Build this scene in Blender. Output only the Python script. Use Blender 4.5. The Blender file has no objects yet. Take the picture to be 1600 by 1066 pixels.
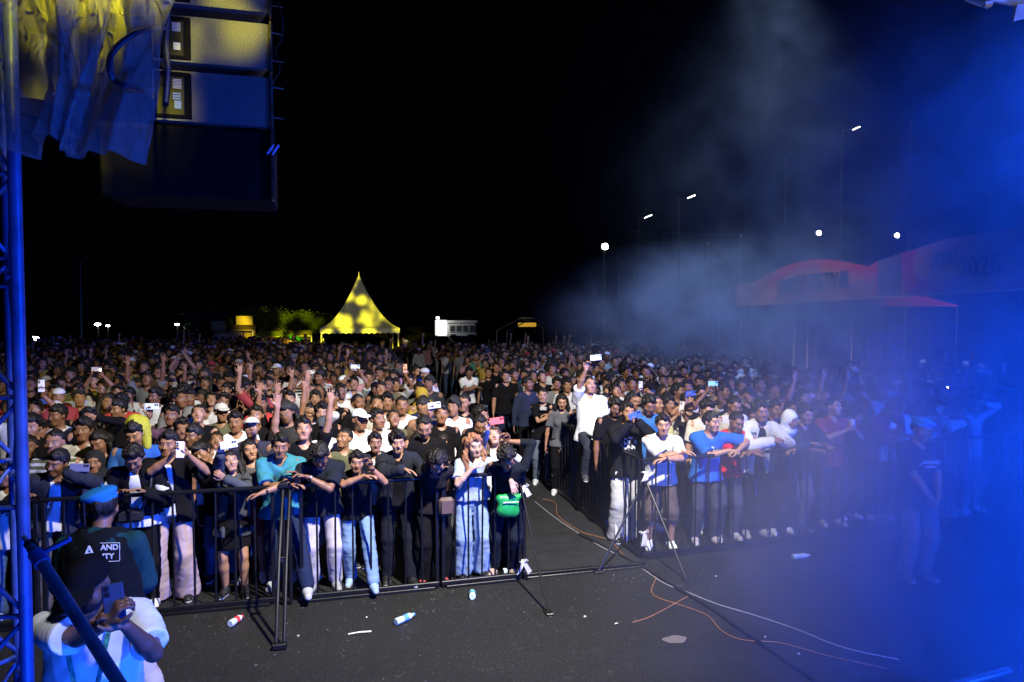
import bpy, bmesh, math, random, time
import numpy as np
from mathutils import Vector, Matrix, Euler
T_START = time.time()
random.seed(7)
R_ = math.radians
S = bpy.context.scene
COL = S.collection
# ------------------------------------------------------------------ camera
FPX, CAM_H = 1067.0, 2.8
YAW, PITCH = R_(14.2), math.atan(38 / 1067)
cd = bpy.data.cameras.new('camera')
cd.lens = 24.0; cd.sensor_width = 36.0; cd.clip_start = 0.05; cd.clip_end = 2000
cam = bpy.data.objects.new('camera', cd); COL.objects.link(cam)
cam.location = (0, 0, CAM_H); cam.rotation_euler = (math.pi / 2 - PITCH, 0, -YAW)
S.camera = cam
S.render.resolution_x, S.render.resolution_y = 1024, 682
_f = np.array([math.sin(YAW) * math.cos(PITCH), math.cos(YAW) * math.cos(PITCH), -math.sin(PITCH)])
_r = np.array([math.cos(YAW), -math.sin(YAW), 0]); _u = np.cross(_r, _f)
def ray(px, py):
    return _f + (px - 800) / FPX * _r - (py - 533) / FPX * _u
def G(px, py, z=0.0):                      # point of the plane z seen at a pixel of the photo
    d = ray(px, py); return np.array([0, 0, CAM_H]) + d * ((z - CAM_H) / d[2])
def D(px, py, depth):                      # point at a depth in metres in front of the camera
    return np.array([0, 0, CAM_H]) + ray(px, py) * depth
def Yp(px, py, y):                         # point on the plane y = const
    d = ray(px, py); return np.array([0, 0, CAM_H]) + d * (y / d[1])
# ------------------------------------------------------------------ world, lights, exposure
W = bpy.data.worlds.new('World'); S.world = W; W.use_nodes = True
wt = W.node_tree; bg = wt.nodes['Background']
bg.inputs[0].default_value = (0.35, 0.42, 1.0, 1); bg.inputs[1].default_value = 0.0008
S.view_settings.view_transform = 'Standard'; S.view_settings.look = 'None'
S.view_settings.exposure = 0.0; S.view_settings.gamma = 1.0; S.view_settings.use_curve_mapping = False
cy = S.cycles
cy.use_denoising = True
cy.max_bounces = 4; cy.diffuse_bounces = 2; cy.glossy_bounces = 2; cy.transmission_bounces = 4
cy.volume_bounces = 0; cy.transparent_max_bounces = 8
cy.caustics_reflective = False; cy.caustics_refractive = False
cy.volume_step_rate = 0.6; cy.volume_max_steps = 128
cy.sample_clamp_indirect = 3.0
def light(name, kind, loc, target, energy, color, **kw):
    l = bpy.data.lights.new(name, kind); l.energy = energy; l.color = color
    for k, v in kw.items(): setattr(l, k, v)
    o = bpy.data.objects.new(name, l); COL.objects.link(o); o.location = loc
    d = Vector(target) - Vector(loc); o.rotation_euler = d.to_track_quat('-Z', 'Y').to_euler()
    return o
def gobo(o, scale, lo, hi, seed=0.0):       # a patterned slide in a spot lamp: breaks its beam into blotches
    l = o.data; l.use_nodes = True; nt = l.node_tree; em = nt.nodes['Emission']
    tc = nt.nodes.new('ShaderNodeTexCoord'); ns = nt.nodes.new('ShaderNodeTexNoise'); mr = nt.nodes.new('ShaderNodeMapRange')
    ns.noise_dimensions = '4D'; ns.inputs['W'].default_value = seed
    ns.inputs['Scale'].default_value = scale; ns.inputs['Detail'].default_value = 1.0
    nt.links.new(tc.outputs['Normal'], ns.inputs['Vector']); nt.links.new(ns.outputs['Fac'], mr.inputs['Value'])
    mr.inputs['From Min'].default_value = lo; mr.inputs['From Max'].default_value = hi
    mr.inputs['To Min'].default_value = 0.02
    nt.links.new(mr.outputs['Result'], em.inputs['Strength'])
# ------------------------------------------------------------------ scene bookkeeping
def link(o, parent=None):
    COL.objects.link(o)
    if parent is not None: o.parent = parent
    return o
def tag(o, label=None, cat=None, group=None, kind=None):
    if label: o['label'] = label
    if cat: o['category'] = cat
    if group: o['group'] = group
    if kind: o['kind'] = kind
    return o
def empty(name, loc=(0, 0, 0), rz=0.0, label=None, cat=None, group=None):
    o = bpy.data.objects.new(name, None); o.empty_display_size = 0.1
    COL.objects.link(o); o.location = loc; o.rotation_euler = (0, 0, rz)
    return tag(o, label, cat, group)
def mobj(name, me, mat=None, parent=None, color=None):
    o = bpy.data.objects.new(name, me); link(o, parent)
    if mat is not None:
        if len(me.materials) == 0: me.materials.append(mat)
        if me.materials[0] != mat:
            o.material_slots[0].link = 'OBJECT'; o.material_slots[0].material = mat
    if color is not None: o.color = (*color, 1)
    return o
def np_mesh(name, v, f, smooth=True):
    me = bpy.data.meshes.new(name); n = f.shape[1]
    me.vertices.add(len(v)); me.vertices.foreach_set('co', np.ascontiguousarray(v, dtype=np.float32).ravel())
    me.loops.add(f.size); me.loops.foreach_set('vertex_index', np.ascontiguousarray(f, dtype=np.int32).ravel())
    me.polygons.add(len(f)); me.polygons.foreach_set('loop_start', np.arange(0, f.size, n, dtype=np.int32))
    me.update(calc_edges=True)
    me.polygons.foreach_set('use_smooth', np.full(len(f), smooth))
    return me
def py_mesh(name, v, f, smooth=False):
    me = bpy.data.meshes.new(name); me.from_pydata([tuple(map(float, p)) for p in v], [], f); me.update()
    if smooth: me.polygons.foreach_set('use_smooth', [True] * len(me.polygons))
    return me
class MB:                                   # collects boxes, tubes and prisms into one mesh
    def __init__(s): s.v, s.f = [], []
    def add(s, v, f):
        n = len(s.v); s.v += [tuple(map(float, p)) for p in v]; s.f += [tuple(i + n for i in q) for q in f]; return s
    def box(s, c, size, rot=None, bev=0.0):
        hx, hy, hz = [a / 2 for a in size]
        if bev <= 0:
            v = [Vector((x, y, z)) for x in (-hx, hx) for y in (-hy, hy) for z in (-hz, hz)]
            f = [(0, 1, 3, 2), (4, 6, 7, 5), (0, 4, 5, 1), (2, 3, 7, 6), (0, 2, 6, 4), (1, 5, 7, 3)]
        else:
            b = min(bev, hx * .9, hy * .9, hz * .9); v = []; idx = {}
            for x in (-1, 1):
                for y in (-1, 1):
                    for z in (-1, 1):
                        for a in range(3):
                            p = [x * (hx - b), y * (hy - b), z * (hz - b)]; p[a] = (x, y, z)[a] * (hx, hy, hz)[a]
                            idx[(x, y, z, a)] = len(v); v.append(Vector(p))
            f = []
            for a in range(3):
                o1, o2 = [i for i in range(3) if i != a]
                for sgn in (-1, 1):
                    q = []
                    for (p1, p2) in ((-1, -1), (1, -1), (1, 1), (-1, 1)):
                        k = [0, 0, 0]; k[a] = sgn; k[o1] = p1; k[o2] = p2; q.append(idx[(*k, a)])
                    f.append(tuple(q))
                for p1 in (-1, 1):
                    for p2 in (-1, 1):
                        k0 = [0, 0, 0]; k1 = [0, 0, 0]; k0[a] = -1; k1[a] = 1
                        for k in (k0, k1): k[o1] = p1; k[o2] = p2
                        f.append((idx[(*k0, o1)], idx[(*k1, o1)], idx[(*k1, o2)], idx[(*k0, o2)]))
            for x in (-1, 1):
                for y in (-1, 1):
                    for z in (-1, 1): f.append(tuple(idx[(x, y, z, a)] for a in range(3)))
        M = (rot.to_matrix() if hasattr(rot, 'to_matrix') else rot) if rot is not None else Matrix.Identity(3)
        return s.add([M @ p + Vector(c) for p in v], f)
    def tube(s, pts, r, n=8, cap=True):
        pts = [Vector(p) for p in pts]; rs = r if isinstance(r, (list, tuple)) else [r] * len(pts)
        up = Vector((0, 0, 1)); rings = []; prev = None
        for i, p in enumerate(pts):
            t = (pts[min(i + 1, len(pts) - 1)] - pts[max(i - 1, 0)])
            t = t.normalized() if t.length > 1e-9 else Vector((0, 0, 1))
            if prev is None:
                a = t.cross(up); a = a.normalized() if a.length > 1e-3 else Vector((1, 0, 0))
            else:
                a = prev - t * prev.dot(t); a = a.normalized() if a.length > 1e-6 else t.orthogonal().normalized()
            prev = a; b = t.cross(a)
            rings.append([p + (a * math.cos(2 * math.pi * k / n) + b * math.sin(2 * math.pi * k / n)) * rs[i] for k in range(n)])
        v = [q for ring in rings for q in ring]; f = []
        for i in range(len(pts) - 1):
            for k in range(n):
                f.append((i * n + k, i * n + (k + 1) % n, (i + 1) * n + (k + 1) % n, (i + 1) * n + k))
        if cap: f.append(tuple(range(n - 1, -1, -1))); f.append(tuple((len(pts) - 1) * n + k for k in range(n)))
        return s.add(v, f)
    def mesh(s, name='m', smooth=False):
        me = py_mesh(name, s.v, s.f)
        if smooth:
            me.polygons.foreach_set('use_smooth', [True] * len(me.polygons))
            try: me.set_sharp_from_angle(angle=R_(40))
            except Exception: pass
        return me
    def obj(s, name, mat, parent=None, smooth=False, color=None):
        return mobj(name, s.mesh(name, smooth), mat, parent, color)
def decimate(me, ratio):
    o = bpy.data.objects.new('tmp', me); COL.objects.link(o)
    m = o.modifiers.new('d', 'DECIMATE'); m.ratio = ratio
    dg = bpy.context.evaluated_depsgraph_get()
    ev = o.evaluated_get(dg); out = bpy.data.meshes.new_from_object(ev)
    bpy.data.objects.remove(o); bpy.data.meshes.remove(me)
    out.polygons.foreach_set('use_smooth', [True] * len(out.polygons))
    return out
# ------------------------------------------------------------------ materials
MATS = {}
def newmat(name):
    m = bpy.data.materials.new(name); m.use_nodes = True; MATS[name] = m
    return m, m.node_tree, m.node_tree.nodes['Principled BSDF']
def nd(nt, t, **kw):
    n = nt.nodes.new('ShaderNode' + t)
    for k, v in kw.items():
        if k in n.inputs.keys() if hasattr(n.inputs, 'keys') else False: n.inputs[k].default_value = v
        else: setattr(n, k, v)
    return n
def simple(name, col, rough=.6, metal=0.0, noise=0.25, scale=20.0, bump=0.0, emit=0.0, spec=0.5):
    m, nt, b = newmat(name); L = nt.links.new
    tc = nd(nt, 'TexCoord'); ns = nd(nt, 'TexNoise'); ns.inputs['Scale'].default_value = scale; ns.inputs['Detail'].default_value = 4
    L(tc.outputs['Object'], ns.inputs['Vector'])
    mx = nd(nt, 'MixRGB', blend_type='MULTIPLY'); mr = nd(nt, 'MapRange')
    mr.inputs['From Min'].default_value = .3; mr.inputs['From Max'].default_value = .7
    mr.inputs['To Min'].default_value = 1 - noise; mr.inputs['To Max'].default_value = 1 + noise * .4
    L(ns.outputs['Fac'], mr.inputs['Value']); mx.inputs[0].default_value = 1; mx.inputs[1].default_value = (*col, 1)
    L(mr.outputs[0], mx.inputs[2]); L(mx.outputs[0], b.inputs['Base Color'])
    b.inputs['Roughness'].default_value = rough; b.inputs['Metallic'].default_value = metal
    b.inputs['Specular IOR Level'].default_value = spec
    if bump:
        bp = nd(nt, 'Bump'); bp.inputs['Strength'].default_value = bump; bp.inputs['Distance'].default_value = .01
        L(ns.outputs['Fac'], bp.inputs['Height']); L(bp.outputs[0], b.inputs['Normal'])
    if emit:
        b.inputs['Emission Color'].default_value = (*col, 1); b.inputs['Emission Strength'].default_value = emit
    return m
def mth(nt, op, a, b=None, c=None):
    n = nt.nodes.new('ShaderNodeMath'); n.operation = op
    for i, x in enumerate((a, b, c)):
        if x is None: continue
        if isinstance(x, (int, float)): n.inputs[i].default_value = x
        else: nt.links.new(x, n.inputs[i])
    return n.outputs[0]
def mixc(nt, fac, a, b):
    n = nt.nodes.new('ShaderNodeMixRGB')
    for i, x in enumerate((fac, a, b)):
        if isinstance(x, tuple): n.inputs[i].default_value = x if len(x) == 4 else (*x, 1)
        elif isinstance(x, (int, float)): n.inputs[i].default_value = x
        else: nt.links.new(x, n.inputs[i])
    return n.outputs[0]
def ell(nt, X, Y, cx, cy_, rx, ry, soft=.35):       # soft mask of an ellipse in head coordinates
    a = mth(nt, 'DIVIDE', mth(nt, 'SUBTRACT', X, cx), rx); b = mth(nt, 'DIVIDE', mth(nt, 'SUBTRACT', Y, cy_), ry)
    r = mth(nt, 'SQRT', mth(nt, 'ADD', mth(nt, 'MULTIPLY', a, a), mth(nt, 'MULTIPLY', b, b)))
    n = nt.nodes.new('ShaderNodeMapRange'); n.inputs['From Min'].default_value = 1 + soft / 2; n.inputs['From Max'].default_value = 1 - soft / 2
    nt.links.new(r, n.inputs['Value']); return n.outputs[0]
def skin_material(name='skin', src=None):
    m, nt, b = newmat(name); L = nt.links.new
    oi = nd(nt, 'ObjectInfo') if src is None else nd(nt, 'Attribute', attribute_name=src); at = nd(nt, 'Attribute', attribute_name='hp'); sp = nd(nt, 'SeparateXYZ'); L(at.outputs['Vector'], sp.inputs[0])
    X = mth(nt, 'ABSOLUTE', sp.outputs[0]); Y = sp.outputs[1]; Z = sp.outputs[2]
    front = mth(nt, 'LESS_THAN', Y, -.045)
    tc = nd(nt, 'TexCoord'); ns = nd(nt, 'TexNoise'); ns.inputs['Scale'].default_value = 14; ns.inputs['Detail'].default_value = 5; L(tc.outputs['Object'], ns.inputs['Vector'])
    c = mixc(nt, mth(nt, 'MULTIPLY', mth(nt, 'SUBTRACT', ns.outputs['Fac'], .35), .5 if src is None else 0.0), oi.outputs['Color'], (.28, .10, .06))
    def put(c, mask, col, k=1.0):
        return mixc(nt, mth(nt, 'MULTIPLY', mth(nt, 'MULTIPLY', mask, front), k), c, col)
    c = put(c, ell(nt, X, Z, .0, -.058, .024, .0095, .5), (.26, .07, .055), .75)     # lips
    c = put(c, ell(nt, X, Z, .0, -.058, .021, .002, .9), (.03, .01, .01), .9)         # mouth line
    c = put(c, ell(nt, X, Z, .032, .012, .019, .011, .8), (.07, .035, .025), .5)       # lids, lash line
    c = put(c, ell(nt, X, Z, .032, .010, .0125, .0042, .4), (.4, .36, .33), .9)       # eye white
    c = put(c, ell(nt, X, Z, .032, .0105,   .0062, .0046, .3), (.012, .008, .006), 1.0)  # iris
    c = put(c, ell(nt, X, Z, .034, .0355, .021, .0058, .6), (.02, .013, .01), .65)    # brow
    c = put(c, ell(nt, X, Z, .009, -.027, .005, .003, .8), (.05, .02, .015), .8)       # nostril, its shade put into the colour
    L(c, b.inputs['Base Color']); b.inputs['Roughness'].default_value = .5
    b.inputs['Specular IOR Level'].default_value = .45
    return m
def cloth_material(name, kind='plain'):
    m, nt, b = newmat(name); L = nt.links.new
    oi = nd(nt, 'ObjectInfo'); at = nd(nt, 'Attribute', attribute_name='tp'); sp = nd(nt, 'SeparateXYZ'); L(at.outputs['Vector'], sp.inputs[0])
    X, Y, Z = sp.outputs[0], sp.outputs[1], sp.outputs[2]
    ns = nd(nt, 'TexNoise'); ns.inputs['Scale'].default_value = 9; ns.inputs['Detail'].default_value = 6; L(at.outputs['Vector'], ns.inputs['Vector'])
    c = mixc(nt, mth(nt, 'MULTIPLY', mth(nt, 'SUBTRACT', ns.outputs['Fac'], .4), .9), oi.outputs['Color'], mixc(nt, 1.0, oi.outputs['Color'], oi.outputs['Color']))
    dk = nt.nodes.new('ShaderNodeMixRGB'); dk.blend_type = 'MULTIPLY'; dk.inputs[0].default_value = 1
    v = mth(nt, 'ADD', .72, mth(nt, 'MULTIPLY', ns.outputs['Fac'], .5)); L(oi.outputs['Color'], dk.inputs[1]); L(v, dk.inputs[2]); c = dk.outputs[0]
    if kind in ('print', 'printdark'):
        n2 = nd(nt, 'TexNoise'); n2.inputs['Scale'].default_value = 34; n2.inputs['Detail'].default_value = 2
        mp = nd(nt, 'Mapping'); L(at.outputs['Vector'], mp.inputs[0]); L(mp.outputs[0], n2.inputs['Vector'])
        ad = nt.nodes.new('ShaderNodeVectorMath'); ad.operation = 'SCALE'; 
        L(oi.outputs['Random'], ad.inputs['Scale']); ad.inputs[0].default_value = (7, 3, 5); L(ad.outputs[0], mp.inputs['Location'])
        area = mth(nt, 'MULTIPLY', ell(nt, X, Z, 0, 1.24, .10, .085, .1), mth(nt, 'LESS_THAN', Y, 0))
        pk = mth(nt, 'MULTIPLY', mth(nt, 'GREATER_THAN', n2.outputs['Fac'], .52), area)
        c = mixc(nt, pk, c, (.75, .76, .78) if kind == 'print' else (.03, .03, .05))
    if kind == 'stripe':
        w = mth(nt, 'GREATER_THAN', mth(nt, 'SINE', mth(nt, 'MULTIPLY', Z, 105)), .1); c = mixc(nt, mth(nt, 'MULTIPLY', w, .8), c, (.55, .55, .53))
    if kind == 'plaid':
        w = mth(nt, 'MULTIPLY', mth(nt, 'GREATER_THAN', mth(nt, 'SINE', mth(nt, 'MULTIPLY', Z, 80)), .3), .4)
        w2 = mth(nt, 'MULTIPLY', mth(nt, 'GREATER_THAN', mth(nt, 'SINE', mth(nt, 'MULTIPLY', X, 80)), .3), .4); c = mixc(nt, mth(nt, 'ADD', w, w2), c, (.4, .4, .42))
    L(c, b.inputs['Base Color']); b.inputs['Roughness'].default_value = .92; b.inputs['Specular IOR Level'].default_value = .06
    bp = nd(nt, 'Bump'); bp.inputs['Strength'].default_value = .45; bp.inputs['Distance'].default_value = .02
    n3 = nd(nt, 'TexNoise'); n3.noise_type = 'RIDGED_MULTIFRACTAL'; n3.normalize = True; n3.inputs['Scale'].default_value = 6; n3.inputs['Detail'].default_value = 3; n3.inputs['Distortion'].default_value = 1.2
    L(at.outputs['Vector'], n3.inputs['Vector']); L(n3.outputs['Fac'], bp.inputs['Height']); L(bp.outputs[0], b.inputs['Normal'])
    return m
def hair_material():
    m, nt, b = newmat('hair'); L = nt.links.new
    oi = nd(nt, 'ObjectInfo'); tc = nd(nt, 'TexCoord'); mp = nd(nt, 'Mapping'); mp.inputs['Scale'].default_value = (160, 60, 22)
    L(tc.outputs['Object'], mp.inputs[0]); ns = nd(nt, 'TexNoise'); ns.inputs['Scale'].default_value = 1; ns.inputs['Detail'].default_value = 3; L(mp.outputs[0], ns.inputs['Vector'])
    dk = nt.nodes.new('ShaderNodeMixRGB'); dk.blend_type = 'MULTIPLY'; dk.inputs[0].default_value = 1
    L(oi.outputs['Color'], dk.inputs[1]); L(mth(nt, 'ADD', .35, ns.outputs['Fac']), dk.inputs[2]); L(dk.outputs[0], b.inputs['Base Color'])
    b.inputs['Roughness'].default_value = .55; b.inputs['Specular IOR Level'].default_value = .3
    bp = nd(nt, 'Bump'); bp.inputs['Strength'].default_value = 1.0; bp.inputs['Distance'].default_value = .006
    L(ns.outputs['Fac'], bp.inputs['Height']); L(bp.outputs[0], b.inputs['Normal'])
    return m
def shoe_material():
    m, nt, b = newmat('shoe'); L = nt.links.new
    oi = nd(nt, 'ObjectInfo'); at = nd(nt, 'Attribute', attribute_name='tp'); sp = nd(nt, 'SeparateXYZ'); L(at.outputs['Vector'], sp.inputs[0])
    L(mixc(nt, mth(nt, 'LESS_THAN', sp.outputs[2], .026), oi.outputs['Color'], (.7, .7, .68)), b.inputs['Base Color'])
    b.inputs['Roughness'].default_value = .6
    return m
SKIN = skin_material(); CLOTH = cloth_material('cloth'); PRINT = cloth_material('printed_cloth', 'print'); PRINTD = cloth_material('dark_print_cloth', 'printdark')
STRIPE = cloth_material('striped_cloth', 'stripe'); PLAID = cloth_material('plaid_cloth', 'plaid'); HAIR = hair_material(); SHOE = shoe_material()
# ------------------------------------------------------------------ implicit surfaces
class Field:
    def __init__(s, lo, hi, h):
        s.h = h; s.lo = np.array(lo, float); n = np.ceil((np.array(hi) - s.lo) / h).astype(int) + 1
        s.ax = [s.lo[i] + np.arange(n[i]) * h for i in range(3)]; s.d = np.full(n, .05, np.float32)
    def block(s, lo, hi):
        sl = []; P = []
        for i in range(3):
            a = max(0, int((lo[i] - s.lo[i]) / s.h)); b = min(len(s.ax[i]), int((hi[i] - s.lo[i]) / s.h) + 2)
            if b <= a: return None, None
            sl.append(slice(a, b)); sh = [1, 1, 1]; sh[i] = -1; P.append(s.ax[i][a:b].astype(np.float32).reshape(sh))
        return tuple(sl), P
    def blend(s, sl, d, k, sub=False):
        o = s.d[sl]
        if sub:
            if k <= 0: s.d[sl] = np.maximum(o, -d); return
            h = np.clip(.5 - .5 * (o + d) / k, 0, 1); s.d[sl] = o * (1 - h) + (-d) * h + k * h * (1 - h); return
        if k <= 0: s.d[sl] = np.minimum(o, d); return
        h = np.clip(.5 + .5 * (d - o) / k, 0, 1); s.d[sl] = d * (1 - h) + o * h - k * h * (1 - h)
    def cap(s, a, b, ra, rb=None, k=.02, sub=False, flat=None):
        """tapered capsule; flat = (axis vector, factor): squashed along that axis"""
        a = np.array(a, float); b = np.array(b, float); rb = ra if rb is None else rb
        m = max(ra, rb) + k + .02
        sl, P = s.block(np.minimum(a, b) - m, np.maximum(a, b) + m)
        if sl is None: return
        ab = b - a; L2 = float(ab @ ab) + 1e-12
        q = [P[i] - a[i] for i in range(3)]
        t = np.clip((q[0] * ab[0] + q[1] * ab[1] + q[2] * ab[2]) / L2, 0, 1)
        e = [q[i] - t * ab[i] for i in range(3)]
        d2 = e[0] ** 2 + e[1] ** 2 + e[2] ** 2; corr = 1.0
        if flat is not None:
            n, f = flat; n = np.array(n, float); n /= np.linalg.norm(n); dn = e[0] * n[0] + e[1] * n[1] + e[2] * n[2]
            d2 = d2 + dn * dn * (f * f - 1)
        s.blend(sl, np.sqrt(d2) - (ra + (rb - ra) * t), k, sub)
    def ell(s, c, r, M=None, k=.02, sub=False):
        c = np.array(c, float); r = np.array(r, float); m = r.max() + k + .015
        sl, P = s.block(c - m, c + m)
        if sl is None: return
        q = [P[i] - c[i] for i in range(3)]
        if M is not None: q = [q[0] * M[0][i] + q[1] * M[1][i] + q[2] * M[2][i] for i in range(3)]
        u = np.sqrt((q[0] / r[0]) ** 2 + (q[1] / r[1]) ** 2 + (q[2] / r[2]) ** 2)
        g = np.sqrt((q[0] / r[0] ** 2) ** 2 + (q[1] / r[1] ** 2) ** 2 + (q[2] / r[2] ** 2) ** 2) + 1e-6
        s.blend(sl, u * (u - 1) / g, k, sub)
    def plane(s, p, n, lo=None, hi=None):   # keep the side n points to
        n = np.array(n, float); n /= np.linalg.norm(n)
        sl, P = s.block(lo if lo is not None else s.lo, hi if hi is not None else s.lo + 99)
        if sl is None: return
        s.d[sl] = np.maximum(s.d[sl], -((P[0] - p[0]) * n[0] + (P[1] - p[1]) * n[1] + (P[2] - p[2]) * n[2]))
    def noise(s, amp, fr, seed=0, st=(1, 1, 1)):
        rs = np.random.RandomState(seed); x = s.ax[0][:, None, None] * st[0]; y = s.ax[1][None, :, None] * st[1]; z = s.ax[2][None, None, :] * st[2]
        m = np.abs(s.d) < .045
        X, Y, Z = np.nonzero(m); px, py, pz = s.ax[0][X] * st[0], s.ax[1][Y] * st[1], s.ax[2][Z] * st[2]; a = 0
        for o in range(4):
            k = rs.normal(size=3); k /= np.linalg.norm(k); w = fr * (.7 + .5 * o); ph = rs.rand() * 6
            a = a + np.sin(w * (k[0] * px + k[1] * py + k[2] * pz) + ph + 1.3 * np.sin(w * .6 * (k[1] * px - k[0] * pz + k[2] * py) + ph * 2)) / (1 + .4 * o)
        s.d[m] += (amp * a / 2).astype(np.float32)
    def mesh(s, name='m', ratio=1.0):
        d = s.d; d[0] = d[-1] = .05; d[:, 0] = d[:, -1] = .05; d[:, :, 0] = d[:, :, -1] = .05
        neg = d < 0; nx, ny, nz = d.shape
        c = neg[:-1, :-1, :-1].astype(np.int8)
        cnt = np.zeros((nx - 1, ny - 1, nz - 1), np.int8)
        for i in (0, 1):
            for j in (0, 1):
                for k in (0, 1): cnt += neg[i:nx - 1 + i, j:ny - 1 + j, k:nz - 1 + k]
        I, J, K = np.nonzero((cnt > 0) & (cnt < 8))
        idx = np.full((nx - 1, ny - 1, nz - 1), -1, np.int32); idx[I, J, K] = np.arange(len(I))
        V = {}
        for i in (0, 1):
            for j in (0, 1):
                for k in (0, 1): V[i, j, k] = d[I + i, J + j, K + k]
        acc = np.zeros((len(I), 3)); n = np.zeros(len(I))
        for (p, q) in [((0, j, k), (1, j, k)) for j in (0, 1) for k in (0, 1)] + [((i, 0, k), (i, 1, k)) for i in (0, 1) for k in (0, 1)] + [((i, j, 0), (i, j, 1)) for i in (0, 1) for j in (0, 1)]:
            a, b = V[p], V[q]; m = (a < 0) != (b < 0); t = np.where(m, a / np.where(m, a - b, 1), 0)
            for x in range(3): acc[:, x] += np.where(m, p[x] + t * (q[x] - p[x]), 0)
            n += m
        v = (acc / n[:, None] + np.stack([I, J, K], 1)) * s.h + s.lo
        F = []
        e = neg[:-1] != neg[1:]; i, j, k = np.nonzero(e[:, 1:-1, 1:-1]); j += 1; k += 1
        q = np.stack([idx[i, j - 1, k - 1], idx[i, j, k - 1], idx[i, j, k], idx[i, j - 1, k]], 1); fl = neg[i, j, k]; q[~fl] = q[~fl][:, ::-1]; F.append(q)
        e = neg[:, :-1] != neg[:, 1:]; i, j, k = np.nonzero(e[1:-1, :, 1:-1]); i += 1; k += 1
        q = np.stack([idx[i - 1, j, k - 1], idx[i - 1, j, k], idx[i, j, k], idx[i, j, k - 1]], 1); fl = neg[i, j, k]; q[~fl] = q[~fl][:, ::-1]; F.append(q)
        e = neg[:, :, :-1] != neg[:, :, 1:]; i, j, k = np.nonzero(e[1:-1, 1:-1, :]); i += 1; j += 1
        q = np.stack([idx[i - 1, j - 1, k], idx[i, j - 1, k], idx[i, j, k], idx[i - 1, j, k]], 1); fl = neg[i, j, k]; q[~fl] = q[~fl][:, ::-1]; F.append(q)
        F = np.concatenate(F); me = np_mesh(name, v, F)
        if ratio < 1: me = decimate(me, ratio); me.name = name
        return me
def verts_of(me):
    a = np.empty(len(me.vertices) * 3, np.float32); me.vertices.foreach_get('co', a); return a.reshape(-1, 3)
def set_attr(me, name, arr):
    at = me.attributes.new(name, 'FLOAT_VECTOR', 'POINT'); at.data.foreach_set('vector', np.ascontiguousarray(arr, dtype=np.float32).ravel())
# ------------------------------------------------------------------ people
def rot(ax, deg): return np.array(Matrix.Rotation(R_(deg), 3, ax))
HEADP = np.array([0, -.012, 1.495])
class Rig:
    """joint positions of a standing adult 1.72 m tall who faces -Y; -X is his right hand"""
    def __init__(s, lean=0, side=0, twist=0, head=(0, 0, 0), fem=False, pelvis=(0, 0, 0), hl=None, hr=None, el=None, er=None,
                 fl=(-.11, 0), fr=(.11, 0), fat=1.0, kneel=None, kneer=None, hunch=0, sl=1.0):
        s.fem, s.fat = fem, fat; s.off = np.array(pelvis, float); s.piv = np.array([0, 0, .95])
        s.R = rot('Z', twist) @ rot('X', lean) @ rot('Y', side)
        s.Rc = s.R
        s.RH = s.R @ rot('X', -lean * .75) @ rot('Z', head[0]) @ rot('X', head[1]) @ rot('Y', head[2])
        sw = .165 if fem else .185 * fat ** .3
        s.head0 = s.T(HEADP); s.head = s.head0 + s.RH @ np.array([0, -.015, .105])
        s.sh = {-1: s.T((-sw, .0, 1.385)), 1: s.T((sw, .0, 1.385))}
        s.arm = {}
        for sg, h, e in ((-1, hl, el), (1, hr, er)):
            if h is None: h = dict(to=(sg * .27, -.05, .80))
            s.arm[sg] = s.limb(s.sh[sg], np.array(h['to'], float), .285, .255, np.array(e if e is not None else (sg * .6, .5, -.5), float))
        s.hand = {-1: hl or {}, 1: hr or {}}
        s.leg = {}
        for sg, f, kn in ((-1, fl, kneel), (1, fr, kneer)):
            hip = s.off + np.array([sg * .088, 0, .90]); an = np.array([f[0], f[1] + .02, f[2] if len(f) > 2 else .085])
            s.leg[sg] = s.limb(hip, an, .43, .41, np.array(kn if kn is not None else (sg * .15, -1, 0), float))
    def T(s, p): return s.piv + s.off + s.R @ (np.array(p, float) - s.piv)
    def limb(s, a, b, l1, l2, hint):
        v = b - a; L = np.linalg.norm(v); mx = (l1 + l2) * .997
        if L > mx: b = a + v / L * mx; v = b - a; L = mx
        x = (l1 * l1 - l2 * l2 + L * L) / (2 * L); hh = math.sqrt(max(l1 * l1 - x * x, 0)); u = v / L
        hint = hint - u * (hint @ u); hint = hint / (np.linalg.norm(hint) + 1e-9)
        return a, a + u * x + hint * hh, b
    def frame(s, sg):
        """wrist, direction, palm normal, side of the thumb"""
        a, e, w = s.arm[sg]; h = s.hand[sg]
        d = w - e; d /= np.linalg.norm(d)
        if 'dir' in h: d = np.array(h['dir'], float); d /= np.linalg.norm(d)
        n = np.array(h.get('palm', (-sg * 1.0, 0, 0)), float); n -= d * (n @ d); n /= np.linalg.norm(n) + 1e-9
        t = np.cross(d, n) * sg
        return w, d, n, t
def body_bounds(r, m=.16):
    P = [r.head, r.T((0, 0, .95)), r.T((0, 0, 1.4))]
    for sg in (-1, 1): P += list(r.arm[sg]) + list(r.leg[sg]) + [r.frame(sg)[0] + r.frame(sg)[1] * .17]
    P = np.array(P); lo = P.min(0) - m; hi = P.max(0) + m; lo[2] = min(lo[2], -.02) if lo[2] < .1 else lo[2]
    return lo, hi
HS = 1.045                                    # heads a little larger than the body's own scale
class Scaled:
    def __init__(s, F, k): s.F, s.k = F, k
    def ell(s, c, r, M=None, k=.02, sub=False): s.F.ell(c, np.array(r) * s.k, M, k, sub)
    def cap(s, a, b, ra, rb=None, k=.02, sub=False, flat=None): s.F.cap(a, b, ra * s.k, None if rb is None else rb * s.k, k, sub, flat)
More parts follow.
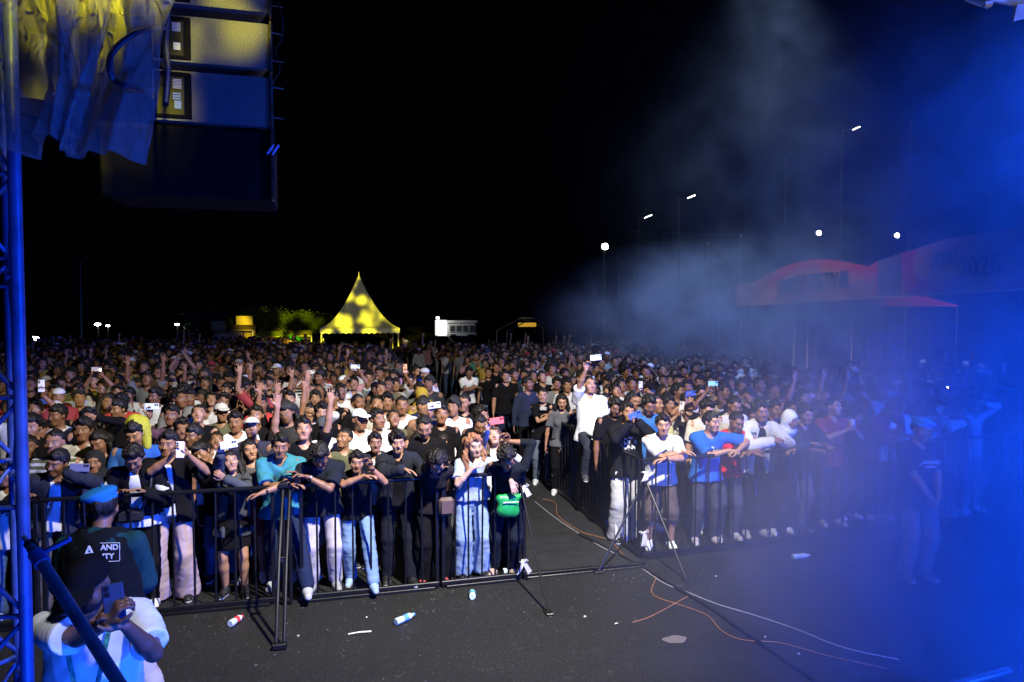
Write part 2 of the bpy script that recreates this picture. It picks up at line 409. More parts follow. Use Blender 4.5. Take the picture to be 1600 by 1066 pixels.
def head_sdf(F, r, mouth=0.0, jaw=1.0, nose=1.0, kk=1.0):
    H, C = r.RH, r.head
    p = lambda x, y, z: C + H @ np.array([x, y, z]) * HS; M = H; F = Scaled(F, HS)
    F.ell(p(0, .014, .03), (.075, .093, .083), M, .01)
    F.ell(p(0, -.022, -.04), (.058 * jaw, .066, .072), M, .03)
    F.cap(p(-.022, -.062, -.088), p(.022, -.062, -.088), .02, .02, .025)          # chin
    F.cap(p(-.044, -.055, -.018), p(-.04, -.05, -.03), .026, .024, .025); F.cap(p(.044, -.055, -.018), p(.04, -.05, -.03), .026, .024, .025)  # cheeks
    F.cap(p(-.034, -.072, .036), p(.034, -.072, .036), .014, .014, .018)            # brow ridge
    for sx in (-1, 1): F.ell(p(sx * .031, -.098, .012), (.019, .012, .011), M, .012, True)
    for sx in (-1, 1): F.ell(p(sx * .031, -.074, .010), (.013, .013, .011), M, .006)
    F.cap(p(0, -.083, .018), p(0, -.101, -.021), .008, .0135 * nose, .010)
    for sx in (-1, 1): F.cap(p(sx * .012, -.088, -.024), p(sx * .012, -.088, -.024), .0095 * nose, None, .008)
    F.cap(p(-.017, -.082, -.053), p(.017, -.082, -.053), .0075, None, .008)
    F.cap(p(-.014, -.081, -.065), p(.014, -.081, -.065), .008, None, .008)
    if mouth > 0: F.ell(p(0, -.094, -.062), (.018, .022, .012 * mouth), M, .006, True)
    for sx in (-1, 1):
        F.ell(p(sx * .078, .012, -.002), (.010, .019, .031), M, .008)
def hand_sdf(F, r, sg):
    w, d, n, t = r.frame(sg); h = r.hand[sg]; curl = h.get('curl', 22); sp = h.get('spread', 1.0)
    for o in (-.027, -.009, .009, .027): F.cap(w + t * o * .55, w + d * .082 + t * o, .0135, .0125, .012, flat=(n, 1.15))
    L = (.066, .078, .074, .058)            # little .. index order along t handled below
    for i, o in enumerate((.029, .010, -.009, -.028)):
        lens = (.070, .078, .073, .058)[i]; p = w + d * (.086 + (.004 if i in (1, 2) else 0)) + t * o
        c = curl if not isinstance(curl, (list, tuple)) else curl[i]; a = 0.0; dd = d + t * (o * 5.5 * sp); dd /= np.linalg.norm(dd)
        for j, f in enumerate((.44, .31, .25)):
            a += c; ca, sa = math.cos(R_(a)), math.sin(R_(a)); q = p + (dd * ca + n * sa) * lens * f
            F.cap(p, q, .0092 - j * .0005, .0088 - j * .0005, .004); p = q
    tc = h.get('thumb', 1.0)
    b = w + d * .022 + t * .022 + n * .004; m1 = b + (d * .6 + t * .75 * tc + n * .25) * .045; m2 = m1 + (d * .85 + t * .3 * tc + n * .35) * .034; m3 = m2 + (d * .9 + n * .3) * .024
    F.cap(b, m1, .0145, .0115, .012); F.cap(m1, m2, .0105, .0095, .004); F.cap(m2, m3, .0095, .008, .004)
def body_mesh(r, h=.012, ratio=.3, name='body', mouth=0, jaw=1.0, nose=1.0):
    lo, hi = body_bounds(r); F = Field(lo, hi, h); fa = r.fat; yd = r.R @ np.array([0, 1, 0]); fl = (yd, 1.5)
    T = r.T
    w = .88 if r.fem else 1.0
    F.cap(T((-.06 * w, .01, .93)), T((.06 * w, .01, .93)), .105 * fa, None, .03, flat=(yd, 1.1))
    F.cap(T((0, 0, .98)), T((0, 0, 1.12)), .135 * w * fa, .125 * w * fa, .04, flat=fl)
    F.cap(T((0, .01, 1.14)), T((0, .01, 1.30)), .135 * w * fa, .155 * w * fa ** .5, .05, flat=fl)
    F.cap(r.sh[-1] * .8 + T((0, .01, 1.37)) * .2, r.sh[1] * .8 + T((0, .01, 1.37)) * .2, .052, None, .06)
    F.cap(T((0, .012, 1.40)), r.head0 + r.RH @ np.array([0, .012, .03]), .056 * (.85 if r.fem else 1), .051 * (.85 if r.fem else 1), .03)
    for sg in (-1, 1):
        a, e, wr = r.arm[sg]; g = .85 if r.fem else 1.0; g *= fa ** .4
        F.cap(a, a + (e - a) * .3, .055 * g, .049 * g, .03); F.cap(a, e, .047 * g, .037 * g, .015)
        F.cap(e, e + (wr - e) * .35, .038 * g, .040 * g, .01); F.cap(e + (wr - e) * .3, wr, .039 * g, .0245 * g, .01)
        hand_sdf(F, r, sg)
        a, k, an = r.leg[sg]
        F.cap(a, k, .086 * fa ** .5, .055, .03); F.cap(k, k + (an - k) * .35, .052, .055, .02); F.cap(k + (an - k) * .3, an, .054, .036, .02)
        fd = np.array([sg * .18, -1, 0.0]); fd /= np.linalg.norm(fd)
        F.cap(an + fd * -.04 + (0, 0, -.045), an + fd * .15 + (0, 0, -.062), .034, .022, .02)
    head_sdf(F, r, mouth, jaw, nose)
    me = F.mesh(name, ratio); v = verts_of(me)
    set_attr(me, 'hp', (v - r.head) @ r.RH / HS)
    me.materials.append(SKIN)
    return me
def torso_attr(me, r):
    v = verts_of(me); set_attr(me, 'tp', (v - r.piv - r.off) @ r.R + r.piv)
def shirt_mesh(r, sleeve=.62, hem=.82, fit=0.0, h=.012, ratio=.3, name='shirt', open_front=False, wide=1.0, seed=0, neck=.075, collar=False, strap=False):
    lo, hi = body_bounds(r); F = Field(lo, hi, h); fa = r.fat; yd = r.R @ np.array([0, 1, 0]); xd = r.R @ np.array([1, 0, 0]); zd = r.R @ np.array([0, 0, 1]); T = r.T; w = .88 if r.fem else 1.0
    o = .022 + fit; fl = (yd, 1.42)
    lowr = (.163 * w * fa + o + .016) * wide
    T0 = lambda p: np.array(p, float) + r.off
    F.cap(T0((0, -.004, hem - .06)), T0((0, 0, .98)), lowr, .150 * w * fa + o, .03, flat=fl)
    F.cap(T((0, 0, .97)), T((0, 0, 1.14)), .148 * w * fa + o, .142 * w * fa + o, .04, flat=fl)
    F.cap(T((0, .01, 1.14)), T((0, .01, 1.30)), .145 * w * fa + o, .162 * w * fa ** .5 + o * .8, .05, flat=fl)
    if r.fem:
        for sx in (-1, 1): F.ell(T((sx * .065, -.075, 1.24)), (.055, .045, .055), r.R, .05)
    F.cap(r.sh[-1] * .74 + T((0, .01, 1.37)) * .26, r.sh[1] * .74 + T((0, .01, 1.37)) * .26, .050 + o * .35, None, .05)
    F.cap(T((0, .012, 1.385)), T((0, .008, 1.43)), .074, .062, .04)
    F.cap(T0((-.066, -.004, hem)), T0((.066, -.004, hem)), (.144 * fa + fit) * wide, None, .05, flat=(yd, 1.12))
    F.cap(T((-.16, .01, 1.375)), T((-.02, .01, 1.425)), .032, .045, .03); F.cap(T((.16, .01, 1.375)), T((.02, .01, 1.425)), .032, .045, .03)
    F.plane(T0((0, 0, hem)), (0, -.06, 1))
    for sg in (-1, 1):
        a, e, wr = r.arm[sg]; g = .85 if r.fem else 1.0; g *= fa ** .4; so = .012 + fit * .8
        if strap: continue
        A = Field(lo, hi, h); q = a + (e - a) * min(sleeve, 1)
        if sleeve <= 1:
            u = (e - a) / np.linalg.norm(e - a); A.cap(a, q + u * .03, .044 * g + so, .052 * g + so + .012, .02); A.plane(q, -u)
        else:
            A.cap(a, e, .045 * g + so, .045 * g + so, .03); q = e + (wr - e) * (sleeve - 1)
            A.cap(e, q, .046 * g + so, .034 * g + so, .012)
        sl, P = F.block(np.minimum(np.minimum(a, e), q) - .13, np.maximum(np.maximum(a, e), q) + .13)
        F.blend(sl, A.d[sl], .028)
    F.cap(T((0, .0, 1.435)), T((0, -.03, 1.56)), neck * .85, neck, .01, True)
    F.cap(T((0, -.08, 1.455)), T((0, -.14, 1.45 )), .05, .07, .01, True)
    F.noise(.007 + fit * .05, 30, seed, (1, 1, .5)); F.noise(.0028, 75, seed + 9, (1, 1, .6))
    if open_front:
        c = T((0, -.2, 1.1)); 
        F.cap(T((0, -.17, 1.42)), T((.0, -.18, .60)), .055, .085, .01, True, flat=(yd, .55))
    me = F.mesh(name, ratio); torso_attr(me, r); me.materials.append(CLOTH)
    return me
def pants_mesh(r, kind='straight', h=.013, ratio=.3, name='trousers', seed=3):
    lo, hi = body_bounds(r); lo[2] = max(lo[2], -.03); F = Field(lo, hi, h); yd = np.array([0, 1, 0.]); fa = r.fat
    c = r.off
    wk, wa, end = dict(slim=(.068, .054, .98), straight=(.080, .075, .97), wide=(.100, .120, 1.03), shorts=(.095, .10, .22), skirt=(.1, .1, .1))[kind]
    F.cap(c + (-.062, .01, .93), c + (.062, .01, .93), .106 * fa, None, .03); F.cap(c + (0, 0, .94), c + (0, 0, 1.02), .152 * fa, .142 * fa, .03, flat=(yd, 1.4))
    if kind == 'skirt': F.cap(c + (0, 0, .93), c + (0, -.01, .62), .16, .21, .03, flat=(yd, 1.25)); F.plane(c + (0, 0, .58), (0, 0, 1))
    else:
        for sg in (-1, 1):
            a, k, an = r.leg[sg]; a = a + (sg * .008, 0, 0)
            F.cap(a, k, .092 * fa ** .5, wk, .02)
            q = k + (an - k) * end; F.cap(k, q, wk, wk + (wa - wk) * min(1, end), .015)
            u = (an - k) / np.linalg.norm(an - k); F.plane(q, -u, q - (.16, .16, .12), q + (.16, .16, .16)) if kind == 'shorts' else None
        if kind != 'shorts': F.plane((0, 0, .03 if kind == 'wide' else .05), (0, 0, 1), lo, [9, 9, .3])
    F.plane(c + (0, 0, 1.03), (0, 0, -1)); F.noise(.006, 26, seed, (1, 1, .8)); F.noise(.003, 60, seed + 4, (.6, .6, 1.4))
    me = F.mesh(name, ratio); v = verts_of(me); set_attr(me, 'tp', v); me.materials.append(CLOTH)
    return me
def shoe_mesh(r, sg, h=.01, ratio=.35, high=0.0):
    a, k, an = r.leg[sg]; fd = np.array([sg * .18, -1, 0.0]); fd /= np.linalg.norm(fd); z0 = an[2] - .085
    F = Field(an + (-.2, -.25, -.1), an + (.2, .15, .1 + high), h)
    F.cap(an + fd * -.05 + (0, 0, -.046), an + fd * .06 + (0, 0, -.046), .043, .047, .02); F.cap(an + fd * .06 + (0, 0, -.052), an + fd * .165 + (0, 0, -.058), .046, .036, .03)
    F.cap(an + (0, 0, -.03), an + (0, 0, .0 + high), .045, .045, .02)
    F.plane((0, 0, z0 + .002), (0, 0, 1)); F.cap(an + (0, 0, .0 + high), an + (0, 0, .1 + high), .034, None, .0, True)
    me = F.mesh('shoe', ratio); v = verts_of(me); set_attr(me, 'tp', v - (0, 0, z0)); me.materials.append(SHOE)
    return me
def hair_mesh(kind, h=.0072, ratio=.35, seed=0):
    long_ = kind in ('long', 'wavy', 'bowl_long', 'pony')
    F = Field((-.2, -.24, -.42 if long_ or kind == 'hijab' else -.16), (.2, .24, .24), h); I3 = None
    if kind in ('cap', 'cap_back'):
        sy = -1 if kind == 'cap' else 1
        F.ell((0, .012, .045), (.087, .104, .085), I3, .0); F.plane((0, -.08, .052), (0, .05 if sy < 0 else -.0, 1))
        F.ell((0, sy * .115 + .005, .052), (.068, .075, .011), np.array(Matrix.Rotation(R_(sy * -10), 3, 'X')), .012)
        me = F.mesh('cap', ratio); return me
    if kind == 'beret':
        M = np.array(Matrix.Rotation(R_(14), 3, 'Y')); F.ell((.020, .005, .094), (.102, .112, .036), M, .0); F.ell((0, .012, .07), (.083, .100, .05), I3, .02)
        F.plane((0, 0, .048), (0, 0, 1)); F.cap((-.0, 0, .14), (0, 0, .152), .006, None, .004); return F.mesh('beret', ratio)
    if kind == 'hijab':
        F.ell((0, .022, .02), (.092, .105, .105), I3, .0); F.cap((0, .02, -.06), (0, .02, -.14), .085, .11, .05); F.cap((-.09, .03, -.19), (.09, .03, -.19), .07, None, .06)
        F.ell((0, -.115, -.018), (.058, .1, .082), I3, .01, True); F.noise(.007, 40, 5, (1, 1, .5)); return F.mesh('headscarf', ratio)
    if kind == 'hood':
        F.ell((0, .03, .02), (.102, .11, .115), I3, .0); F.cap((0, .04, -.08), (0, .05, -.15), .09, .11, .05); F.ell((0, -.12, -.0), (.07, .12, .1), I3, .01, True); F.noise(.006, 40, 6); return F.mesh('hood', ratio)
    t = dict(short=.013, crop=.009, quiff=.018, curtain=.02, curly=.024, long=.016, wavy=.02, pony=.010, bowl_long=.018)[kind]
    F.ell((0, .017, .034), (.075 + t, .093 + t, .083 + t * 1.1), I3, .0)
    if kind in ('short', 'curtain'): F.ell((.004, -.004, .075), (.066, .082, .062), I3, .02)
    if kind == 'quiff': F.cap((-.045, -.05, .108), (.045, -.045, .112), .026, .03, .02)
    if kind in ('curtain', 'wavy'): F.cap((-.005, -.075, .105), (-.062, -.078, .045), .022, .014, .02); F.cap((.005, -.075, .105), (.062, -.078, .045), .022, .014, .02)
    if kind == 'curly':
        rs = np.random.RandomState(3)
        for _ in range(60):
            d = rs.normal(size=3); d /= np.linalg.norm(d)
            F.cap((d[0] * .09, .017 + d[1] * .1, .045 + d[2] * .09), (d[0] * .09, .017 + d[1] * .1, .045 + d[2] * .09), .022, None, .005)
    # the face side is cut along the hairline
    yh, zh = {'curtain': (-.085, .062), 'short': (-.085, .074), 'wavy': (-.085, .078), 'crop': (-.085, .090)}.get(kind, (-.085, .084))
    n = np.array([0, .115, .12]) if kind != 'crop' else np.array([0, .12, .14])
    nb = np.array([0., .55, .83])
    sl, P = F.block(F.lo, F.lo + 9)
    hl = (P[1] - yh) * .62 + (P[2] - zh) * .78 + .007 * np.sin(P[0] * 95 + seed) + .005 * np.sin(P[0] * 210 + 2) - .016 * np.clip(np.abs(P[0]) / .07, 0, 1) * (P[1] < -.02)            # forehead to ear line
    low = (P[2] + .075) + 0 * P[1] + 0 * P[0]
    keep = np.minimum(hl + .02 * np.minimum(1, np.abs(P[0]) / .08) , low)
    F.d[:] = np.maximum(F.d + np.clip(.017 - keep * .62, 0, .017), -keep)
    F.ell((0, -.115, -.02), (.066, .075, .085), I3, .008, True)
    if long_ :
        z1 = -.34 if kind in ('long', 'wavy') else -.2
        if kind == 'pony': F.cap((0, .12, .05), (0, .15, -.2), .03, .018, .02)
        else:
            for sx in (-1, 1):
                F.cap((sx * .082, .022, .03), (sx * .102, .012, -.12), .024, .03, .02); F.cap((sx * .102, .01, -.12), (sx * .108, -.03, z1), .034, .02, .02)
                F.cap((sx * .05, .085, .0), (sx * .07, .08, z1 + .02), .05, .045, .03)
            F.cap((0, .09, 0), (0, .085, z1), .055, .04, .03)
        if kind == 'wavy':
            F.noise(.008, 45, 2, (1, 1, .5)); F.ell((0, -.12, -.03), (.058, .08, .10), I3, .008, True)
    F.noise(.005 if kind in ('crop', 'pony', 'long') else .010, 75, seed, (1.4, 1, .7)); F.noise(.0045, 170, seed + 1, (1.6, 1, .5))
    return F.mesh('hair', ratio)
HAIRS = {}
def hair(kind):
    if kind not in HAIRS: HAIRS[kind] = hair_mesh(kind)
    return HAIRS[kind]
def put_head_item(name, me, r, mat, parent, color):
    o = mobj(name, me, mat, parent, color); M = np.eye(4); M[:3, :3] = r.RH * HS; M[:3, 3] = r.head
    o.matrix_local = Matrix(M.tolist()); return o
# ------------------------------------------------------------------ lamps of the stage (behind and above the camera) and unseen fills added for the smoke
YEL = (1.0, .86, .02)
light('stage_front_lamp', 'SPOT', (2.4, 2.6, 7.0), (1.5, 8.5, 1.0), 8800, (1.0, .95, .87), spot_size=R_(84), spot_blend=1.0, shadow_soft_size=.14)
light('blue_wash_lamp', 'AREA', (1.2, .8, .7), (1.2, 8, .4), 230, (.012, .10, 1.0), shape='RECTANGLE', size=3.4, size_y=.3)
light('blue_truss_lamp', 'SPOT', (-.5, .3, .9), (-1.6, 2.3, 2.3), 60, (.012, .09, 1.0), spot_size=R_(66), spot_blend=.6, shadow_soft_size=.08)
light('blue_speaker_lamp', 'SPOT', (.2, .8, 2.0), (-.6, 3.6, 3.62), 30, (.015, .09, 1.0), spot_size=R_(28), spot_blend=.8, shadow_soft_size=.08)
light('white_lip_lamp', 'SPOT', (.5, 1.6, 4.2), (-1.3, 4.0, 1.4), 420, (.9, .93, 1.0), spot_size=R_(27), spot_blend=.5, shadow_soft_size=.1)
light('blue_smoke_lamp', 'SPOT', (9.8, -1.5, 3.0), (5.8, 4.8, 0.2), 19000, (.008, .085, 1.0), spot_size=R_(100), spot_blend=.9, shadow_soft_size=.4)
light('blue_lip_lamp', 'SPOT', (4.2, -1.0, 1.3), (6.2, 5.2, 0.5), 4800, (.008, .085, 1.0), spot_size=R_(64), spot_blend=.9, shadow_soft_size=.3)
light('blue_uplight', 'SPOT', (9.5, .5, .8), (9.0, 8, 9.0), 900, (.008, .085, 1.0), spot_size=R_(95), spot_blend=.9, shadow_soft_size=.4)
light('blue_back_fill', 'SPOT', (17, 11, 8.0), (8.0, 8, 1.0), 2600, (.008, .085, 1.0), spot_size=R_(90), spot_blend=.9, shadow_soft_size=.4)  # added fill outside the frame, shining back through the smoke
light('drift_smoke_fill', 'SPOT', (8.0, 12.0, 10.5), (11.0, 17, 2.0), 4200, (.40, .60, 1.0), spot_size=R_(84), spot_blend=.8, shadow_soft_size=.2)  # unseen fill added in mid-air to brighten the drifting smoke
gobo(light('yellow_tent_lamp', 'SPOT', (1.2, -1.5, 7.0), (0.2, 55, 4.6), 420000, YEL, spot_size=R_(17), spot_blend=.35, shadow_soft_size=.22), 38, .47, .59, 3.0)
gobo(light('yellow_speaker_lamp', 'SPOT', (.3, .9, 4.6), (-.62, 3.6, 4.30), 1100, YEL, spot_size=R_(15), spot_blend=.6, shadow_soft_size=.05), 14, .47, .58, 1.0)
gobo(light('yellow_sheet_lamp', 'SPOT', (-.2, .5, 4.4), (-.85, 2.4, 4.02), 1700, YEL, spot_size=R_(22), spot_blend=.8, shadow_soft_size=.05), 7, .36, .56, 2.0)
# ------------------------------------------------------------------ ground
def asphalt():
    m, nt, b = newmat('asphalt'); L = nt.links.new
    tc = nd(nt, 'TexCoord'); n1 = nd(nt, 'TexNoise'); n1.inputs['Scale'].default_value = 60; n1.inputs['Detail'].default_value = 7; n1.inputs['Roughness'].default_value = .7
    n2 = nd(nt, 'TexNoise'); n2.inputs['Scale'].default_value = .8; n2.inputs['Detail'].default_value = 6; n2.inputs['Roughness'].default_value = .65
    n3 = nd(nt, 'TexNoise'); n3.inputs['Scale'].default_value = 6; n3.inputs['Detail'].default_value = 8; n3.inputs['Roughness'].default_value = .7
    for n in (n1, n2, n3): L(tc.outputs['Object'], n.inputs['Vector'])
    c = mixc(nt, n2.outputs['Fac'], (.005, .005, .0055), (.017, .0165, .0155))
    st = nd(nt, 'MapRange'); st.inputs['From Min'].default_value = .58; st.inputs['From Max'].default_value = .72; L(n3.outputs['Fac'], st.inputs['Value'])
    c = mixc(nt, mth(nt, 'MULTIPLY', st.outputs[0], .45), c, (.06, .057, .05))
    sp = nd(nt, 'MapRange'); sp.inputs['From Min'].default_value = .60; sp.inputs['From Max'].default_value = .68; L(n1.outputs['Fac'], sp.inputs['Value'])
    c = mixc(nt, sp.outputs[0], c, (.15, .14, .13)); ck = nd(nt, 'TexVoronoi', feature='DISTANCE_TO_EDGE'); ck.inputs['Scale'].default_value = .55; wv = mixc(nt, .12, tc.outputs['Object'], n3.outputs['Color']); L(wv, ck.inputs['Vector']); c = mixc(nt, mth(nt, 'MULTIPLY', mth(nt, 'LESS_THAN', ck.outputs['Distance'], .003), .25), c, (.003, .003, .003)); L(c, b.inputs['Base Color'])
    b.inputs['Roughness'].default_value = .62; b.inputs['Specular IOR Level'].default_value = .4
    bp = nd(nt, 'Bump'); bp.inputs['Strength'].default_value = .8; bp.inputs['Distance'].default_value = .012; L(n1.outputs['Fac'], bp.inputs['Height']); L(bp.outputs[0], b.inputs['Normal'])
    return m
ASPH = asphalt()
def patch(name, pts, z, mat):
    return tag(mobj(name, py_mesh(name, [(x, y, z) for x, y in pts], [tuple(range(len(pts)))]), mat), kind='structure')
patch('ground', [(-400, -60), (400, -60), (400, 600), (-400, 600)], 0, ASPH)
GRASS = simple('field_grass', (.05, .07, .03), .95, noise=.5, scale=2.0)
patch('sports_field', [(17, 24), (80, 24), (80, 120), (30, 120)], .004, GRASS)
MATM = simple('rubber_mat', (.012, .012, .013), .75, noise=.5, scale=5, bump=.2)
patch('aisle_mat', [(1.92, 7.0), (3.34, 7.05), (3.34, 60), (1.92, 60)], .004, MATM)
# ------------------------------------------------------------------ crowd barriers
BLACKM = simple('black_painted_steel', (.016, .016, .019), .38, .6, noise=.3, scale=14)
CHAFED = simple('chafed_steel', (.10, .095, .09), .35, .9, noise=.6, scale=30)
BH = 1.15
_barm = MB().tube([(0, 0, .07), (0, 0, BH - .02)], .0105, 7).mesh('bar', True)
def barrier(p, q, label, group, nb=10, braces=()):
    p = Vector((*p, 0)); q = Vector((*q, 0)); L = (q - p).length; a = math.atan2((q - p).y, (q - p).x)
    e = empty('crowd_barrier', p, a, label, 'barrier', group)
    MB().tube([(0, 0, BH), (L, 0, BH)], .021, 9).obj('top_rail', BLACKM, e, True)
    MB().box((L / 2, 0, .05), (L, .045, .045), bev=.006).obj('bottom_rail', BLACKM, e)
    MB().box((L / 2, -.035, .016), (L - .1, .03, .03), bev=.004).obj('foot_rail', BLACKM, e)
    for x in (.022, L - .022): MB().box((x, .0, BH / 2 - .01), (.036, .036, BH - .03), bev=.005).obj('post', BLACKM, e)
    for i in range(nb):
        o = mobj('bar', _barm, BLACKM, e); o.location = ((i + 1) * L / (nb + 1), 0, 0); o.rotation_euler = (R_(random.uniform(-.6, .6)), R_(random.uniform(-.6, .6)), random.random() * 6)
    for (x, dx, dy, zt, r) in braces:
        MB().tube([(x, -.02, zt), (x + dx, dy, .02)], r, 8).obj('brace', BLACKM, e, True)
        MB().box((x + dx, dy, .012), (.07, .12, .02), bev=.004).obj('brace_foot', CHAFED, e)
    return e
gl = 'black barriers along the front of the left crowd'; gr = 'black barriers along the front of the right crowd'
barrier((-4.62, 6.95), (-2.64, 6.94), 'black barrier panel furthest left, behind the blue truss tower', gl)
barrier((-2.62, 6.94), (-.62, 6.93), 'black barrier panel behind the guard in the blue beret', gl)
barrier((-.40, 6.92), (.98, 6.93), 'black barrier panel in front of the man in the teal shirt', gl, 7)
barrier((1.0, 6.93), (1.86, 6.95), 'short black barrier panel in front of the woman in light denim', gl, 5, [(.84, .03, -.88, 1.05, .012)])
barrier((3.36, 7.2), (5.3, 7.3), 'black barrier panel in front of the man in the white shirt and shorts', gr, 10, [(.03, .12, -.72, .95, .012)])
barrier((5.32, 7.3), (7.3, 7.4), 'black barrier panel in front of the maroon shirt, veiled by blue smoke', gr)
barrier((7.32, 7.4), (9.3, 7.5), 'black barrier panel behind the right guard, lost in blue smoke', gr)
e = empty('barrier_brace_post', (-.51, 6.88, 0), 0, 'thick black double brace post standing forward in front of the teal shirt man', 'barrier post')
for dx in (-.032, .032): MB().box((dx, 0, .60), (.032, .04, 1.2), bev=.006).obj('post', BLACKM, e)
for dx in (-.032, .032): MB().tube([(dx, -.02, 1.12), (dx, -.52, .62), (dx, -.9, .03)], .015, 8).obj('strut', BLACKM, e, True)
MB().box((0, -.92, .03), (.12, .06, .05), bev=.008).obj('foot_plate', BLACKM, e); MB().box((0, -.5, .62), (.09, .03, .05), bev=.005).obj('cross_piece', CHAFED, e)
MB().box((0, 0, 1.17), (.15, .06, .05), bev=.01).obj('cap_plate', BLACKM, e)
e = empty('ground_rail', (1.9, 6.99, 0), 0, 'low black base rail across the mouth of the aisle floor', 'rail')
MB().box((.72, .03, .018), (1.42, .05, .032), bev=.005).obj('rail', BLACKM, e); MB().box((.72, -.05, .012), (1.42, .02, .02), bev=.004).obj('lip', CHAFED, e)
ga = 'black barriers lining the aisle'
names = ['first', 'second', 'third', 'fourth', 'fifth', 'sixth', 'seventh', 'eighth']
for i in range(6):
    y = 7.22 + i * 2.02
    barrier((3.35, y), (3.35, y + 2.0), names[i] + ' black barrier panel back along the right side of the aisle', ga, 14 if i < 4 else 10, [(.05, -.35, .62, .78, .013)] if i == 0 else ())
for i in range(6):
    y = 6.97 + i * 2.02
    barrier((1.9, y), (1.9, y + 2.0), names[i] + ' black barrier panel back along the left side of the aisle', ga, 10)
# white cloth ties on the barrier posts
TIE = simple('white_tie_cloth', (.42, .42, .44), .8, noise=.2)
def ribbon(x, y, z, label, s=1.0, seed=0):
    rs = random.Random(seed); b = MB()
    b.tube([(x - .03, y - .03, z), (x + .035, y - .035, z + .01), (x + .03, y + .03, z), (x - .03, y + .03, z - .01), (x - .03, y - .03, z)], .014 * s, 6)
    for k in range(3):
        dx = rs.uniform(-.09, .05); b.add([(x - .02, y - .05, z + .01), (x + .02, y - .05, z + .012), (x + dx + .04, y - .075, z - .11 * s), (x + dx, y - .07, z - .15 * s), (x + dx + .02, y - .06, z - .14 * s), (x, y - .045, z)], [(0, 1, 2, 3), (1, 5, 4, 2), (0, 3, 4, 5)])
    b.tube([(x, y - .05, z), (x + .04, y - .07, z + .03), (x + .01, y - .07, z + .045)], .009 * s, 6)
    tag(b.obj('tie_ribbon', TIE, None, True), label, 'ribbon')
ribbon(1.88, 6.93, 1.0, 'white ribbon tied near the top of the barrier post beside the green bag', .65, 1)
ribbon(1.87, 6.93, .2, 'white ribbon knotted low on the barrier post at the aisle corner', .8, 2)
ribbon(3.37, 7.17, .32, 'white cloth strip knotted low on the barrier corner beside striped trousers', .95, 3)
ribbon(3.38, 7.15, 1.02, 'white cloth strip tied to the top of the right barrier corner', .6, 4)
# ------------------------------------------------------------------ left truss tower
BLUEP = simple('blue_painted_steel', (.08, .12, .28), .45, .2, noise=.35, scale=12, bump=.1)
STEEL = simple('scratched_steel', (.16, .17, .20), .45, .3, noise=.4, scale=20, bump=.1)
c0 = D(28, 495, 2.45); c0[2] = 0
e = empty('truss_tower', c0, 0, 'tall blue steel truss tower at the left edge of the stage', 'truss')
W3 = .34
ch = [(0, 0), (-W3, .05), (-W3 * .45, .32)]
for x, y in ch: MB().tube([(x, y, 0), (x, y, 5.2)], .0215, 16).obj('chord', BLUEP, e, True)
def tube_between(p, q, r, name, mat, par, n=10): return MB().tube([p, q], r, n).obj(name, mat, par, True)
for fi, (a, b) in enumerate(((0, 1), (0, 2), (1, 2))):
    z = .12 + fi * .06; up = True
    while z < 4.9:
        A, B = ch[a], ch[b]
        (p, q) = ((*A, z), (*B, z + .38)) if up else ((*B, z), (*A, z + .38))
        tube_between(p, q, .009, 'lattice_brace', BLUEP, e)
        if fi == 0 or up: tube_between((*A, z + .39), (*B, z + .39), .009, 'lattice_rung', BLUEP, e)
        z += .40; up = not up
c1 = D(50, 855, 2.3)
e = empty('brace_tube', c1, 0, 'thick blue grey steel tube slanting down from the tower clamp across the man in white', 'steel tube')
p2 = D(200, 1090, 2.0) - c1; d = Vector(p2).normalized()
MB().tube([-d * .02, Vector(p2) * 1.6], .0185, 18, cap=False).obj('tube', STEEL, e, True)
MB().tube([-d * .021, d * .0], .0185, 18).obj('tube_end', BLACKM, e, True)
MB().tube([Vector(c0) - Vector(c1) + Vector((.0, -.0, c1[2] - .02)), d * .03 + Vector((0, 0, -.01)), d * .03 + Vector((.11, -.02, .045))], .009, 8).obj('clamp_bolt', BLUEP, e, True)
MB().tube([d * .03, d * .085], .025, 16).obj('clamp', BLUEP, e, True)
